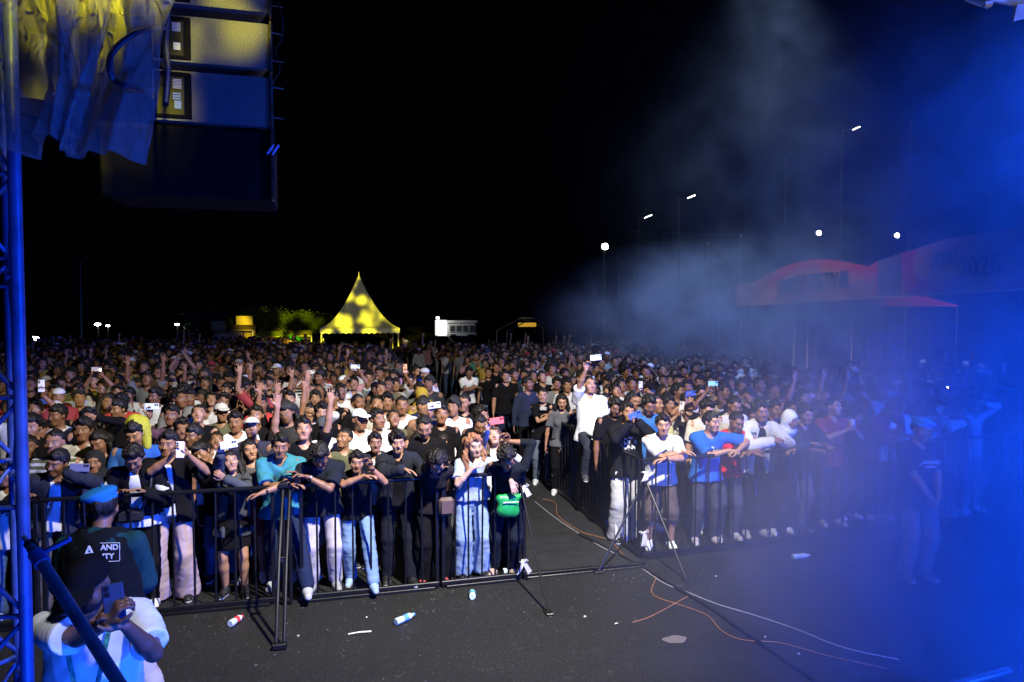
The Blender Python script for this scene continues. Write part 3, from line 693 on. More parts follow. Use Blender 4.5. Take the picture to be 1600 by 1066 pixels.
# ------------------------------------------------------------------ hanging loudspeakers
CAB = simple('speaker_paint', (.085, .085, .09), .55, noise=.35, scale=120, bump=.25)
CABD = simple('frame_and_unlit_black', (.004, .004, .005), .9, noise=.2, spec=.05)  # dark panel frames; lowest cabinet's lack of light put into its colour
PANEL = simple('connector_plate', (.02, .02, .022), .4, .5); PRN = simple('panel_print', (.45, .45, .45), .5, noise=.1); PRB = simple('panel_key', (.12, .2, .45), .4)
YB = 3.6
xr = Yp(420, 110, YB)[0]; xl = Yp(238, 110, YB)[0]
zs = [(Yp(420, y0, YB)[2], Yp(420, y1, YB)[2]) for y0, y1 in ((-42, 20), (38, 108), (122, 198))]
pos = ['topmost grey loudspeaker cabinet lit yellow, cut by the top edge', 'middle grey loudspeaker cabinet with a yellow lit top', 'lowest grey loudspeaker cabinet washed in blue light']
for i, (zt, zb) in enumerate(zs):
    e = empty('hanging_loudspeaker', ((xl + xr) / 2, YB, (zt + zb) / 2), 0, pos[i], 'loudspeaker', 'loudspeakers hanging in a column'); w = xr - xl; h = zt - zb
    b = MB(); b.add([(-w / 2, 0, -h / 2), (w / 2, 0, -h / 2), (w / 2, 0, h / 2), (-w / 2, 0, h / 2), (-w / 2 + .10, .45, -h / 2), (w / 2 - .16, .45, -h / 2), (w / 2 - .16, .45, h / 2 + .02), (-w / 2 + .10, .45, h / 2 + .02)],
        [(0, 1, 2, 3), (1, 5, 6, 2), (5, 4, 7, 6), (4, 0, 3, 7), (3, 2, 6, 7), (1, 0, 4, 5)]); b.obj('cabinet', CAB, e)
    px_ = -w / 2 + .088
    MB().box((px_, -.004, 0), (.165, .014, h * .92), bev=.004).obj('panel_frame', CABD, e)
    MB().box((px_ - .008, -.012, -.005), (.12, .008, h * .76), bev=.002).obj('connector_plate', PANEL, e)
    for k in range(3):
        MB().tube([(px_ - .035 + .0 * k, -.016, h * (.22 - .2 * k)), (px_ - .035, -.03, h * (.22 - .2 * k))], .014, 12).obj('socket', PANEL, e, True)
    b = MB()
    for k in range(7): b.box((px_ + .022, -.0175, h * (.30 - .028 * k)), (.038, .002, .0035))
    b.obj('print_lines', PRN, e); MB().box((px_ + .024, -.018, -h * .2), (.03, .004, h * .16)).obj('print_label' if i < 2 else 'key', PRN if i < 2 else PRB, e)
    for k in range(3): MB().box((px_ + .0 + .02, -.018, h * (.02 - .05 * k)), (.035, .004, .008)).obj('key', PRB if i == 2 else PANEL, e)
    MB().box((w / 2 + .008, .02, 0), (.014, .06, h * 1.14), bev=.003).obj('rigging_bar', CHAFED, e)
    for k in (-.3, .32): MB().tube([(w / 2 + .01, -.0, h * k), (w / 2 + .07, -.0, h * k - .004)], .004, 6).obj('lock_pin', CHAFED, e, True)
zt, zb = Yp(420, 203, YB)[2], Yp(418, 312, YB)[2]
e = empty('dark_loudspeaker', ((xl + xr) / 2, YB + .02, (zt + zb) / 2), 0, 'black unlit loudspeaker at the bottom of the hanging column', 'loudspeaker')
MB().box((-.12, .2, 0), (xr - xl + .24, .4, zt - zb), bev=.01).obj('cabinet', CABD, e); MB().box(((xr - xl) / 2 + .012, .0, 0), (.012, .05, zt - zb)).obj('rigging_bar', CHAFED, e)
for k in (-.012, .012):
    MB().tube([((xr - xl) / 2 + .03 + k, -.02, .10), ((xr - xl) / 2 + .0 + k, -.03, .05)], .006, 6).obj('strap_end', PRB, e, True)
def curve(P, n=24):                          # smooth path through points
    P = [Vector(p) for p in P]; out = []
    for i in range(len(P) - 1):
        p0, p1, p2, p3 = P[max(i - 1, 0)], P[i], P[i + 1], P[min(i + 2, len(P) - 1)]
        for k in range(n):
            t = k / n; out.append(.5 * ((2 * p1) + (p2 - p0) * t + (2 * p0 - 5 * p1 + 4 * p2 - p3) * t * t + (3 * p1 - p0 - 3 * p2 + p3) * t ** 3))
    return out + [P[-1]]
CABLE = simple('blue_black_cable', (.02, .025, .05), .45, noise=.1)
b = MB(); b.tube(curve([Yp(258, 44, YB - .05), Yp(240, 44, YB - .9), Yp(215, 50, 2.26), Yp(180, 76, 2.22), Yp(171, 100, 2.2), Yp(178, 124, 2.22), Yp(204, 138, 2.26), Yp(228, 142, YB - .9), Yp(240, 140, YB - .1)], 8), .009, 8)
tag(b.obj('loudspeaker_cable', CABLE, None, True), 'dark cable looping out between the hanging loudspeakers over the plastic sheet', 'cable')
b = MB(); b.tube(curve([Yp(262, 20, YB - .05), Yp(259, 70, YB - .06), Yp(262, 110, YB - .06), Yp(258, 160, YB - .05)], 6), .013, 8)
tag(b.obj('link_cable', CABLE, None, True), 'straight dark cable hanging down the connector plates of the loudspeakers', 'cable')
b = MB(); b.tube(curve([Yp(428, -20, YB), Yp(441, 30, YB - .05), Yp(440, 60, YB), Yp(430, 80, YB), Yp(437, 110, YB), Yp(426, 140, YB), Yp(430, 250, YB)], 8), .003, 5)
tag(b.obj('safety_wire', CHAFED, None, True), 'thin safety wire dangling beside the right edge of the hanging loudspeakers', 'wire')
# crumpled plastic sheet over the stage lamps
def plastic():
    m, nt, b = newmat('clear_plastic'); L = nt.links.new; out = nt.nodes['Material Output']
    tc = nd(nt, 'TexCoord'); n1 = nd(nt, 'TexNoise'); n1.inputs['Scale'].default_value = 11; n1.inputs['Detail'].default_value = 5; n1.inputs['Roughness'].default_value = .6; n1.inputs['Distortion'].default_value = 2.5; n1.noise_type = 'RIDGED_MULTIFRACTAL'; n1.normalize = True
    L(tc.outputs['Object'], n1.inputs['Vector'])
    b.inputs['Base Color'].default_value = (.75, .75, .75, 1); b.inputs['Roughness'].default_value = .12; b.inputs['Specular IOR Level'].default_value = .9
    tr = nd(nt, 'BsdfTranslucent'); tr.inputs[0].default_value = (.85, .85, .85, 1); tp = nd(nt, 'BsdfTransparent'); tp.inputs[0].default_value = (.75, .75, .78, 1)
    m1 = nd(nt, 'MixShader'); m1.inputs[0].default_value = .45; L(b.outputs[0], m1.inputs[1]); L(tr.outputs[0], m1.inputs[2])
    m2 = nd(nt, 'MixShader'); mr = nd(nt, 'MapRange'); mr.inputs['From Min'].default_value = .35; mr.inputs['From Max'].default_value = .65; mr.inputs['To Min'].default_value = .20; mr.inputs['To Max'].default_value = .62
    L(n1.outputs['Fac'], mr.inputs['Value']); L(mr.outputs[0], m2.inputs[0]); L(tp.outputs[0], m2.inputs[1]); L(m1.outputs[0], m2.inputs[2]); L(m2.outputs[0], out.inputs['Surface'])
    bp = nd(nt, 'Bump'); bp.inputs['Strength'].default_value = .9; bp.inputs['Distance'].default_value = .03; L(n1.outputs['Fac'], bp.inputs['Height']); L(bp.outputs[0], b.inputs['Normal']); L(bp.outputs[0], tr.inputs['Normal'])
    return m
PLAST = plastic()
from mathutils import noise as mnoise
def sheet(name, outline_l, outline_r, n, m, y0, amp, seed, label, fold=7):
    """a hanging sheet between two edge polylines given as photo pixels, at depth y0, crumpled in depth"""
    v = []; f = []
    def at(P, t):
        t *= len(P) - 1; i = min(int(t), len(P) - 2); u = t - i; return np.array(P[i]) * (1 - u) + np.array(P[i + 1]) * u
    for j in range(m + 1):
        l, r_ = at(outline_l, j / m), at(outline_r, j / m)
        for i in range(n + 1):
            p = l + (r_ - l) * i / n; w = Yp(p[0], p[1], y0); q = Vector((i / n * 3.4 + seed, j / m * 1.3, seed * .3))
            nz = 1 - abs(mnoise.noise(q * 1.4)) * 2; nz2 = abs(mnoise.noise(q * 3.7 + Vector((0, nz, 0)))); nz3 = mnoise.noise(q * 9)
            w[1] += amp * (math.sin(i / n * fold + nz * 1.1 + j / m * .8) * .7 + nz * .22 + nz2 * .22 + nz3 * .04) + .03 * math.sin((i / n) * fold * 2.7 + 2 * math.sin(j / m * 3 + seed))
            
            v.append(w)
    for j in range(m):
        for i in range(n): a = j * (n + 1) + i; f.append((a, a + 1, a + n + 2, a + n + 1))
    me = py_mesh(name, v, f, True); o = mobj(name, me, PLAST); s = o.modifiers.new('thickness', 'SOLIDIFY'); s.thickness = .002
    return tag(o, label, 'plastic sheet', 'plastic sheets over the stage lamps')
sheet('plastic_sheet', [(-60, -60), (-50, 100), (-40, 250)], [(150, -60), (110, 60), (120, 150), (95, 215)], 60, 60, 2.35, .13, 3.0, 'crumpled clear plastic sheet bunched at the top left corner over the tower', 11)
sheet('plastic_sheet', [(120, -60), (150, 60), (125, 140), (95, 240)], [(278, -60), (255, 45), (236, 130), (212, 246)], 50, 60, 2.5, .10, 8.0, 'clear plastic sheet hanging from the top left, lower half lit blue', 6)
sheet('plastic_sheet', [(20, -60), (60, 30), (95, 120), (90, 210)], [(180, -60), (165, 40), (135, 120), (98, 238)], 30, 50, 2.3, .09, 5.5, 'narrow twisted fold of plastic between the two larger sheets', 9)
CLAMPD = simple('dark_lamp_body', (.03, .03, .032), .5, .3)
e = empty('stage_lamp', D(60, 60, 3.1), 0, 'dark moving stage lamp body behind the plastic sheet', 'stage lamp')
MB().box((0, 0, .12), (.34, .25, .22), bev=.03).obj('lamp_base', CLAMPD, e); MB().tube([(0, 0, -.02), (0, -.02, -.32)], [.11, .13], 20).obj('lamp_head', CLAMPD, e, True)
for sx in (-1, 1): MB().box((sx * .16, 0, -.1), (.04, .12, .3), bev=.01).obj('yoke_arm', CLAMPD, e)
# corner of the stage roof at the top right, lit
TARP = simple('roof_tarpaulin', (.75, .72, .62), .6, noise=.15, scale=5)
e = empty('stage_roof_edge', D(1560, -10, 5.0), 0, 'bright lit edge of the stage roof tarpaulin at the top right corner', 'roof edge')
o = np.array(D(1560, -10, 5.0))
def PR(*q): return [tuple(D(x, y, d_) - o) for x, y, d_ in q]
def slab(name, q, mat, par, th=.02):
    v = PR(*q); n = len(v); b = MB(); b.add(v + [(x, y + th, z) for x, y, z in v], [tuple(range(n)), tuple(range(2 * n - 1, n - 1, -1))] + [(i, (i + 1) % n, n + (i + 1) % n, n + i) for i in range(n)]); return b.obj(name, mat, par)
slab('tarpaulin', [(1420, -260, 5.0), (2100, -260, 5.0), (2100, 60, 4.9), (1640, 12, 4.9), (1589, 9, 4.95), (1552, 1, 5.0), (1536, 9, 5.05), (1512, 0, 5.1)], TARP, e)
slab('tarpaulin_flap', [(1590, 6, 4.9), (1780, 0, 4.9), (1780, 40, 4.8), (1640, 26, 4.8), (1600, 29, 4.85), (1584, 33, 4.85)], TARP, e)
slab('tarpaulin_flap', [(1540, 2, 5.0), (1553, 2, 5.0), (1551, 9, 5.0), (1546, 12, 5.0), (1540, 10, 5.0)], TARP, e)
light('roof_edge_lamp', 'SPOT', (6.5, 1.5, 5.6), tuple(D(1575, 0, 5.0)), 60, (1.0, .93, .72), spot_size=R_(50), spot_blend=.6, shadow_soft_size=.05)
# steel tube lying at the bottom right
b = MB(); b.tube([G(1455, 1082, .04), G(1576, 1049, .04)], .036, 16)
tag(b.obj('floor_tube', simple('polished_tube', (.45, .47, .5), .25, .9, noise=.2), None, True), 'shiny steel tube lying at the bottom right corner in the blue smoke', 'steel tube')
# ------------------------------------------------------------------ things on the ground
def gcable(name, pts, r, mat, label, cat='cable'):
    P = [G(x, y, r) for x, y in pts]; b = MB(); b.tube(curve(P, 10), r, 6); return tag(b.obj(name, mat, None, True), label, cat)
WC = simple('pale_cable', (.28, .28, .30), .4, noise=.2); OC = simple('orange_cable', (.26, .11, .045), .5, noise=.2); KC = simple('matte_black_tube', (.006, .006, .007), .6, noise=.1)
gcable('floor_cable', [(836, 784), (866, 808), (905, 834), (946, 858), (985, 876), (1035, 910), (1075, 926), (1120, 944), (1180, 962), (1240, 982), (1300, 1006), (1345, 1019), (1405, 1031)], .0065, WC, 'long pale cable running out of the aisle across the asphalt')
gcable('floor_cable', [(848, 780), (868, 786), (872, 806), (906, 830), (932, 838), (955, 846), (975, 868), (1004, 886), (1024, 900), (1018, 922), (1028, 934), (1070, 948), (1105, 962), (1128, 986), (1160, 1000), (1220, 1005), (1290, 1024), (1385, 1045)], .0055, OC, 'thin orange cable curling beside the pale one over the asphalt')
gcable('floor_cable', [(905, 835), (960, 862), (1010, 890), (1060, 920), (1110, 950), (1160, 985), (1225, 1030), (1290, 1075)], .016, KC, 'thick black tube lying diagonally between the pale and orange cables')  # matte black tube along the dark diagonal line
gcable('floor_rod', [(988, 973), (1020, 962), (1078, 930)], .005, OC, 'short straight brown rod crossing the orange cable', 'rod')
def bottle(px, py, rz, lab, cap=(.1, .3, .7), L=.22, tint=(.55, .7, .8)):
    m = simple('bottle_plastic', tint, .12, noise=.1, spec=.9) if 'bottle_plastic' not in MATS else MATS['bottle_plastic']
    e = empty('drink_bottle', G(px, py, .033), rz, lab, 'bottle', 'plastic bottles on the asphalt')
    MB().tube([(-L / 2, 0, 0), (-L / 2 + .005, 0, 0), (-L * .2, 0, 0), (-L * .15, 0, 0), (L * .22, 0, 0), (L * .38, 0, 0), (L * .42, 0, 0)], [.028, .032, .032, .029, .032, .016, .012], 14).obj('bottle_body', m, e, True)
    MB().tube([(L * .42, 0, 0), (L * .5, 0, 0)], .015, 12).obj('cap', simple('cap_' + str(px), cap, .4), e, True)
    MB().tube([(-L * .12, 0, 0), (L * .12, 0, 0)], .0325, 14, cap=False).obj('paper_label', simple('lab_' + str(px), cap, .5), e, True)
bottle(633, 966, R_(35), 'clear crushed water bottle with a blue label lying before the light jeans')
bottle(738, 928, R_(80), 'small teal bottle lying just outside the barrier below the denim woman', (.05, .4, .45), .16)
bottle(369, 969, R_(60), 'small bottle with a red and white label lying left of the brace post', (.6, .05, .05), .17)
bottle(794, 892, R_(10), 'tiny blue green bottle by the bare feet behind the barrier', (.05, .4, .45), .12)
bottle(226, 946, R_(0), 'crumpled clear bottle beside the guard trouser leg', (.3, .4, .6), .2)
bottle(1252, 869, R_(0), 'crumpled bottle lying on the asphalt in the blue smoke', (.6, .6, .65), .22)
PAPER = simple('litter_paper', (.6, .58, .55), .8, noise=.3)
for i, (x, y, w, l_, r, lab) in enumerate([(562, 989, .2, .022, 0, 'long torn strip of white tape on the asphalt'), (914, 964, .03, .02, .4, 'small white paper scrap left of the brown rod'), (963, 975, .035, .014, .1, 'tiny white paper scrap touching the end of the brown rod'),
        (1119, 901, .02, .015, 0, 'tiny white crumb of litter right of the brace foot'), (573, 965, .02, .015, 1, 'tiny pale crumb of litter above the tape strip'), (466, 994, .02, .02, 1, 'pale crumb of litter right of the brace post foot'),
        (1196, 996, .02, .015, 0, 'pale crumb of litter above the orange cable'), (1248, 1022, .02, .02, 1, 'pale crumb of litter below the pale cable')]):
    p = G(x, y, .006); me = py_mesh('litter', [(-w / 2, -l_ / 2, 0), (0, -l_ / 2, .006), (w / 2, -l_ / 2, .002), (w / 2 * 1.02, l_ / 2, .004), (0, l_ / 2 * .8, .01), (-w / 2, l_ / 2, .001), (-w / 2, 0, .012)], [(0, 1, 4, 5), (1, 2, 3, 4), (0, 5, 6)])
    o = mobj('litter_scrap', me, PAPER); o.location = p; o.rotation_euler = (0, 0, r); tag(o, lab, 'litter')
m, nt, b_ = newmat('pale_stain'); b_.inputs['Base Color'].default_value = (.12, .10, .095, 1); b_.inputs['Roughness'].default_value = .7
sx, sy, _ = G(1055, 1000); patch('ground_stain', [(sx + .11 * math.cos(a) * (1 + .1 * math.sin(3 * a)), sy + .07 * math.sin(a) * (1 + .1 * math.cos(5 * a))) for a in [i * math.pi / 12 for i in range(24)]], .004, m)

# loose grit on the asphalt
b = MB(); rg = random.Random(5)
for _ in range(1700):
    x, y = rg.uniform(-3, 9), rg.uniform(3.2, 6.85)
    if rg.random() < .5: y = 6.85 - abs(rg.gauss(0, .45))
    r = rg.choice((.003, .004, .005, .008, .012)) * rg.uniform(.6, 1.2); a = rg.random() * 6
    b.add([(x + r * math.cos(a), y + r * math.sin(a), .001), (x + r * math.cos(a + 2), y + r * math.sin(a + 2), .001), (x + r * math.cos(a + 4), y + r * math.sin(a + 4), .001), (x, y, .001 + r * .8)], [(0, 1, 3), (1, 2, 3), (2, 0, 3)])
tag(b.obj('grit', simple('grit_stone', (.07, .066, .06), .9, noise=.6, scale=3)), 'fine grit scattered over the asphalt before the barriers', 'grit', kind='stuff')
# ------------------------------------------------------------------ background
WHITEM = simple('white_tent_cloth', (.72, .72, .70), .75, noise=.15, scale=1.5); POLEM = simple('tent_pole', (.6, .6, .58), .5, noise=.1)
def pagoda(cx, cy_, w, zb, zt, label):
    e = empty('pagoda_tent', (cx, cy_, 0), 0, label, 'tent'); n = 10; v = []; f = []; h = w / 2; sides = 12
    for j in range(n + 1):
        t = j / n; z = zb + (zt - zb) * (t ** 1.9 * .82 + t * .18); rr = h * (1 - t)
        for i in range(4):
            a0 = math.pi / 4 + i * math.pi / 2
            for k in range(sides):
                u = k / sides; a = np.array([math.cos(a0), math.sin(a0)]) * 1.414; b = np.array([math.cos(a0 + math.pi / 2), math.sin(a0 + math.pi / 2)]) * 1.414
                p = (a * (1 - u) + b * u) * rr; sag = 1 - .10 * math.sin(math.pi * u) * (1 - t) ** .5 * (1 if j else .0)
                v.append((p[0] * sag, p[1] * sag, z))
    m = 4 * sides
    for j in range(n):
        for k in range(m): f.append((j * m + k, j * m + (k + 1) % m, (j + 1) * m + (k + 1) % m, (j + 1) * m + k))
    mobj('roof', py_mesh('roof', v, f, True), WHITEM, e)
    b = MB()
    for i in range(4):
        a0 = math.pi / 4 + i * math.pi / 2; a1 = a0 + math.pi / 2; p = np.array([math.cos(a0), math.sin(a0)]) * 1.414 * h * 1.004; q = np.array([math.cos(a1), math.sin(a1)]) * 1.414 * h * 1.004
        K = 14
        for k in range(K):
            s0 = p + (q - p) * k / K; s1 = p + (q - p) * (k + 1) / K; mz = (s0 + s1) / 2
            b.add([(*s0, zb + .02), (*s1, zb + .02), (*s1, zb - .30), (*mz, zb - .38), (*s0, zb - .30)], [(0, 1, 2, 3, 4)])
    b.obj('valance', WHITEM, e)
    for i in range(4):
        P_ = [Vector(v[j * m + i * sides]) * 1.0 + Vector((0, 0, .03)) for j in range(n + 1)]; MB().tube(P_, .035, 5).obj('ridge_seam', POLEM, e, True)
    for sx in (-1, 1):
        for sy in (-1, 1):
            MB().tube([(sx * h * .97, sy * h * .97, 0), (sx * h * .97, sy * h * .97, zb)], .06, 8).obj('leg', POLEM, e, True)
    MB().tube([(0, 0, zt - .1), (0, 0, zt + .35)], [.05, .01], 6).obj('finial', POLEM, e, True)
tc_ = G(566, 547)
ty = 55.0; P = Yp(563, 515, ty); tw = Yp(628, 515, ty)[0] - Yp(504, 515, ty)[0]
pagoda(P[0], ty + tw / 2, tw, Yp(563, 514, ty)[2], Yp(561, 431, ty + tw / 2)[2], 'peaked pagoda tent glowing in blotchy yellow light above the crowd')
# low stall roofs, signs and bushes behind, lit yellow
FOL = simple('bush_leaves', (.045, .075, .022), .6, noise=.5, scale=3)
def leafy(name, cx, cy_, z0, w, h, n, label, cat, group, leaf=.16, seed=0, trunk=True, mat=None):
    rs = random.Random(seed); e = empty(name, (cx, cy_, 0), 0, label, cat, group); b = MB()
    cl = [(rs.uniform(-.5, .5) * w, rs.uniform(-.35, .35) * w, z0 + h * rs.uniform(.25, .85), rs.uniform(.16, .34) * min(w, h * 1.5)) for _ in range(9)]
    for _ in range(n):
        x, y, z, r = rs.choice(cl); d = Vector((rs.gauss(0, 1), rs.gauss(0, 1), rs.gauss(0, .8))).normalized() * r * rs.uniform(.5, 1.15); p = Vector((x, y, z)) + d
        a = Vector((rs.gauss(0, 1), rs.gauss(0, 1), rs.gauss(0, 1))).normalized(); c = a.orthogonal().normalized(); l = leaf * rs.uniform(.6, 1.4)
        b.add([p - a * l, p + c * l * .45, p + a * l, p - c * l * .45], [(0, 1, 2, 3)])
    b.obj('crown' if trunk else 'foliage', mat or FOL, e)
    if trunk:
        MB().tube([(0, 0, 0), (.1, 0, z0 * .6), (0, .1, z0 + h * .3)], [.14, .10, .06], 7).obj('trunk', simple('bark', (.1, .07, .05), .9) if 'bark' not in MATS else MATS['bark'], e, True)
        for k in range(4):
            x, y, z, r = cl[k]; MB().tube([(0, .1, z0 + h * .2), (x * .6, y * .6, z * .9), (x, y, z)], [.05, .035, .02], 5).obj('branch', MATS['bark'], e, True)
    return e
bush = [(318, 508, 2.6, 'leftmost yellow lit tree behind the stalls'), (352, 512, 3.0, 'tree just right of the leftmost yellow lit tree'), (408, 506, 3.2, 'low bush above the orange stall sign'), (440, 507, 3.2, 'yellow green tree over the green umbrella'), (470, 512, 2.6, 'tree between the green umbrella and the pagoda tent'), (498, 506, 2.4, 'tree touching the left side of the pagoda tent')]
for i, (x, y, w, lab) in enumerate(bush):
    p = Yp(x, 540, 62); zt = Yp(x, y - 20, 62)[2]; leafy('small_tree', p[0], 62, 1.2, w, max(zt - 1.2, 1.5), 1700, lab, 'tree', 'trees behind the yellow lit stalls', .10, 20 + i)
for i, x in enumerate((905, 940)):
    p = Yp(x, 540, 48); leafy('small_tree', p[0], 48, 1.6, 2.6, 2.6, 900, 'dim tree under the nearest floodlight, ' + ('left one' if i == 0 else 'right one'), 'tree', 'dim trees right of the white caravan', .13, 50 + i)
STALL = simple('stall_canvas', (.5, .35, .1), .7); DARKW = simple('dark_wall', (.03, .03, .03), .8)
def stall(px0, px1, y, pyt, label, mat, sign=None):
    a = Yp(px0, 540, y); b_ = Yp(px1, 540, y); zt = Yp(px0, pyt, y)[2]; w = b_[0] - a[0]
    e = empty('market_stall', (a[0] + w / 2, y, 0), 0, label, 'stall', 'stalls left of the pagoda tent')
    MB().add([(-w / 2, -1, zt - .35), (w / 2, -1, zt - .35), (w / 2, 1, zt), (-w / 2, 1, zt), (-w / 2, -1, zt - .45), (w / 2, -1, zt - .45), (w / 2, 1, zt - .1), (-w / 2, 1, zt - .1)], [(0, 1, 2, 3), (7, 6, 5, 4), (0, 4, 5, 1), (1, 5, 6, 2), (2, 6, 7, 3), (3, 7, 4, 0)]).obj('awning', mat, e)
    for sx in (-1, 1): MB().tube([(sx * w * .48, -.95, 0), (sx * w * .48, -.95, zt - .4)], .05, 6).obj('leg', POLEM, e, True)
    MB().box((0, .3, .55), (w * .9, .7, 1.1), bev=.02).obj('counter', DARKW, e); MB().box((0, .95, zt / 2), (w * .94, .05, zt - .3)).obj('back_wall', mat, e)
    if sign: MB().box((sign[0] * w, -.5, zt + .35), (sign[1], .06, .7), bev=.01).obj('sign_board', STALL, e)
stall(336, 372, 56, 516, 'stall with a long pale awning under the tree row', simple('cream_canvas', (.6, .55, .35), .7), (-.3, 1.0))
stall(362, 398, 57, 508, 'stall with an orange sign board on its roof', simple('ochre_canvas', (.30, .20, .07), .7), (.1, 1.2)); stall(402, 440, 58, 518, 'low dark roofed stall beside the green umbrella', simple('green_canvas', (.25, .35, .08), .7))
stall(452, 488, 58, 517, 'low stall nearest to the pagoda tent', simple('olive_canvas', (.3, .3, .1), .7))
GRU = simple('green_umbrella_cloth', (.03, .32, .06), .6)
p = Yp(457, 540, 50); zt = Yp(457, 522, 50)[2]; e = empty('market_umbrella', (p[0], 50, 0), 0, 'green market umbrella standing out of the far crowd', 'umbrella'); v = [(0, 0, zt)] + [(1.35 * math.cos(a), 1.35 * math.sin(a), zt - .62) for a in [k * math.pi / 4 for k in range(8)]]
mobj('canopy', py_mesh('canopy', v + [(x * .98, y * .98, z - .04) for x, y, z in v], [(0, k, k % 8 + 1) for k in range(1, 9)] + [(9, 9 + k % 8 + 1, 9 + k) for k in range(1, 9)]), GRU, e); MB().tube([(0, 0, 0), (0, 0, zt)], .03, 6).obj('pole', POLEM, e, True)
# white caravan with its lit doorway
y = 50.0; a = Yp(684, 528, y); b2 = Yp(745, 528, y); zt, zb = Yp(700, 501, y)[2], Yp(700, 527, y)[2]; w = b2[0] - a[0]; h = zt - zb
WPAN = simple('white_panel', (.62, .63, .62), .5, noise=.15); WIN = simple('window_glass_dark', (.06, .07, .07), .1); LITP = simple('lit_doorway', (1, 1, .95), .5, emit=1.0, noise=.5, scale=3)
e = empty('food_caravan', (a[0] + w / 2, y, zb), 0, 'small white caravan with dark windows and a brightly lit left end', 'caravan')
MB().box((w * .12, .9, h * .5), (w * .76, 1.7, h), bev=.1).obj('body', WPAN, e); MB().box((w * .12, -.02, h * .93), (w * .80, .16, h * .16), bev=.03).obj('roof_fascia', WPAN, e)
MB().box((-w * .38, .9, h * .55), (w * .22, 1.5, h * .95), bev=.03).obj('lit_doorway', LITP, e)
for k in range(4):
    f_ = MB().box((w * (-.13 + .165 * k), .03, h * .52), (w * .145, .08, h * .42), bev=.01).obj('window_frame', WPAN, e); MB().box((w * (-.13 + .165 * k), -.02, h * .52), (w * .115, .04, h * .36)).obj('pane', WIN, f_)
MB().box((w * .12, -.35, h * .2), (w * .7, .5, .05), bev=.01).obj('counter_shelf', WPAN, e)
for sx in (-.1, .35):
    wh = MB().tube([(w * sx, 0, -.1), (w * sx, .2, -.1)], .34, 16).obj('wheel', DARKW, e, True)
light('caravan_lamp', 'POINT', (a[0] - .1, y - .9, zt + .2), (0, 0, 0), 90, (1, 1, .92), shadow_soft_size=.2)
MB_ = MB(); MB_.box((0, 0, 0), (.25, .1, .2), bev=.02); o = MB_.obj('work_light', LITP); o.location = Yp(684, 497, y); tag(o, 'small work light on the caravan roof corner', 'lamp')
# bare frame of an event tent
y = 44.0; e = empty('tent_frame', Yp(830, 540, y) * (1, 1, 0), 0, 'thin bare gable frame of a tent right of the caravan', 'tent frame'); o = Yp(830, 540, y)
def q_(px, py): p = Yp(px, py, y); return (p[0] - o[0], 0, p[2])
for dy in (0, 3.0):
    for A, B in ((q_(793, 518), q_(832, 497)), (q_(832, 497), q_(868, 512)), (q_(793, 518), (q_(791, 540)[0], 0, 0)), (q_(868, 512), (q_(871, 540)[0], 0, 0))):
        MB().tube([(A[0], dy, A[2]), (B[0], dy, B[2])], .04, 6).obj('frame_tube', POLEM, e, True)
MB().tube([(*q_(832, 497)[:1], 0, q_(832, 497)[2]), (q_(832, 497)[0], 3, q_(832, 497)[2])], .04, 6).obj('ridge_tube', POLEM, e, True)
AMB = simple('amber_glow', (1, .55, .05), .5, emit=.5, noise=.6, scale=4); MB().box((q_(833, 508)[0], 1.5, q_(833, 508)[2]), (1.3, .1, .28), bev=.05).obj('amber_sign', AMB, e)
# lamp posts
LAMP = simple('lamp_glass', (1.0, .98, .80), .3, emit=26, noise=0); LAMPS = simple('street_lamp_glass', (1.0, .95, .78), .3, emit=9, noise=0); GPOLE = simple('green_steel_pole', (.14, .22, .18), .5, .4)
def lamppost(px, pyh, y, label, flood=True, arm=0, vis=1.0, base=True):
    p = Yp(px, pyh, y); e = empty('flood_light' if flood else 'street_lamp', (p[0] - arm, y, 0), 0, label, 'lamp post', 'lit floodlights beyond the crowd' if flood else 'street lamps by the sports netting'); z = p[2]
    MB().tube([(0, 0, 0), (0, 0, z - (.05 if flood else .15))], [.11, .07], 8).obj('pole', GPOLE, e, True)
    if arm: MB().tube([(0, 0, z - .3), (arm * .5, 0, z - .1), (arm, 0, z)], .04, 6).obj('arm', GPOLE, e, True)
    s = y / 40
    if flood:
        MB().box((0, .12, z + .1), (.5 * s, .2, .36 * s), bev=.03).obj('housing', DARKW, e); MB().tube([(0, -.02, z + .1), (0, -.06, z + .1)], .2 * s * vis, 14).obj('lens', LAMP, e, True)
    else:
        MB().box((arm + .1, 0, z + .04), (.62 * s, .2, .08), rot=Euler((0, R_(-22), 0)), bev=.02).obj('housing', DARKW, e); MB().box((arm + .1, -.04, z - .02), (.5 * s, .22, .07), rot=Euler((0, R_(-22), 0)), bev=.02).obj('lens', LAMPS, e)
    return e
lamppost(945, 388, 40, 'floodlight on a green pole, the leftmost big glowing lamp', True, 0, 1.0)
lamppost(1279, 367, 34, 'glowing floodlight above the left part of the festival banner', True, 0, .85); lamppost(1401, 371, 30, 'glowing floodlight above the middle of the festival banner', True, 0, .85)
lamppost(1078, 307, 46, 'street lamp on a tall thin pole, middle of the three street lamps', False, .9); lamppost(1011, 338, 60, 'smallest street lamp, left of the tall thin pole', False, .9); lamppost(1335, 200, 34, 'highest street lamp over the banner in the blue haze', False, .8)
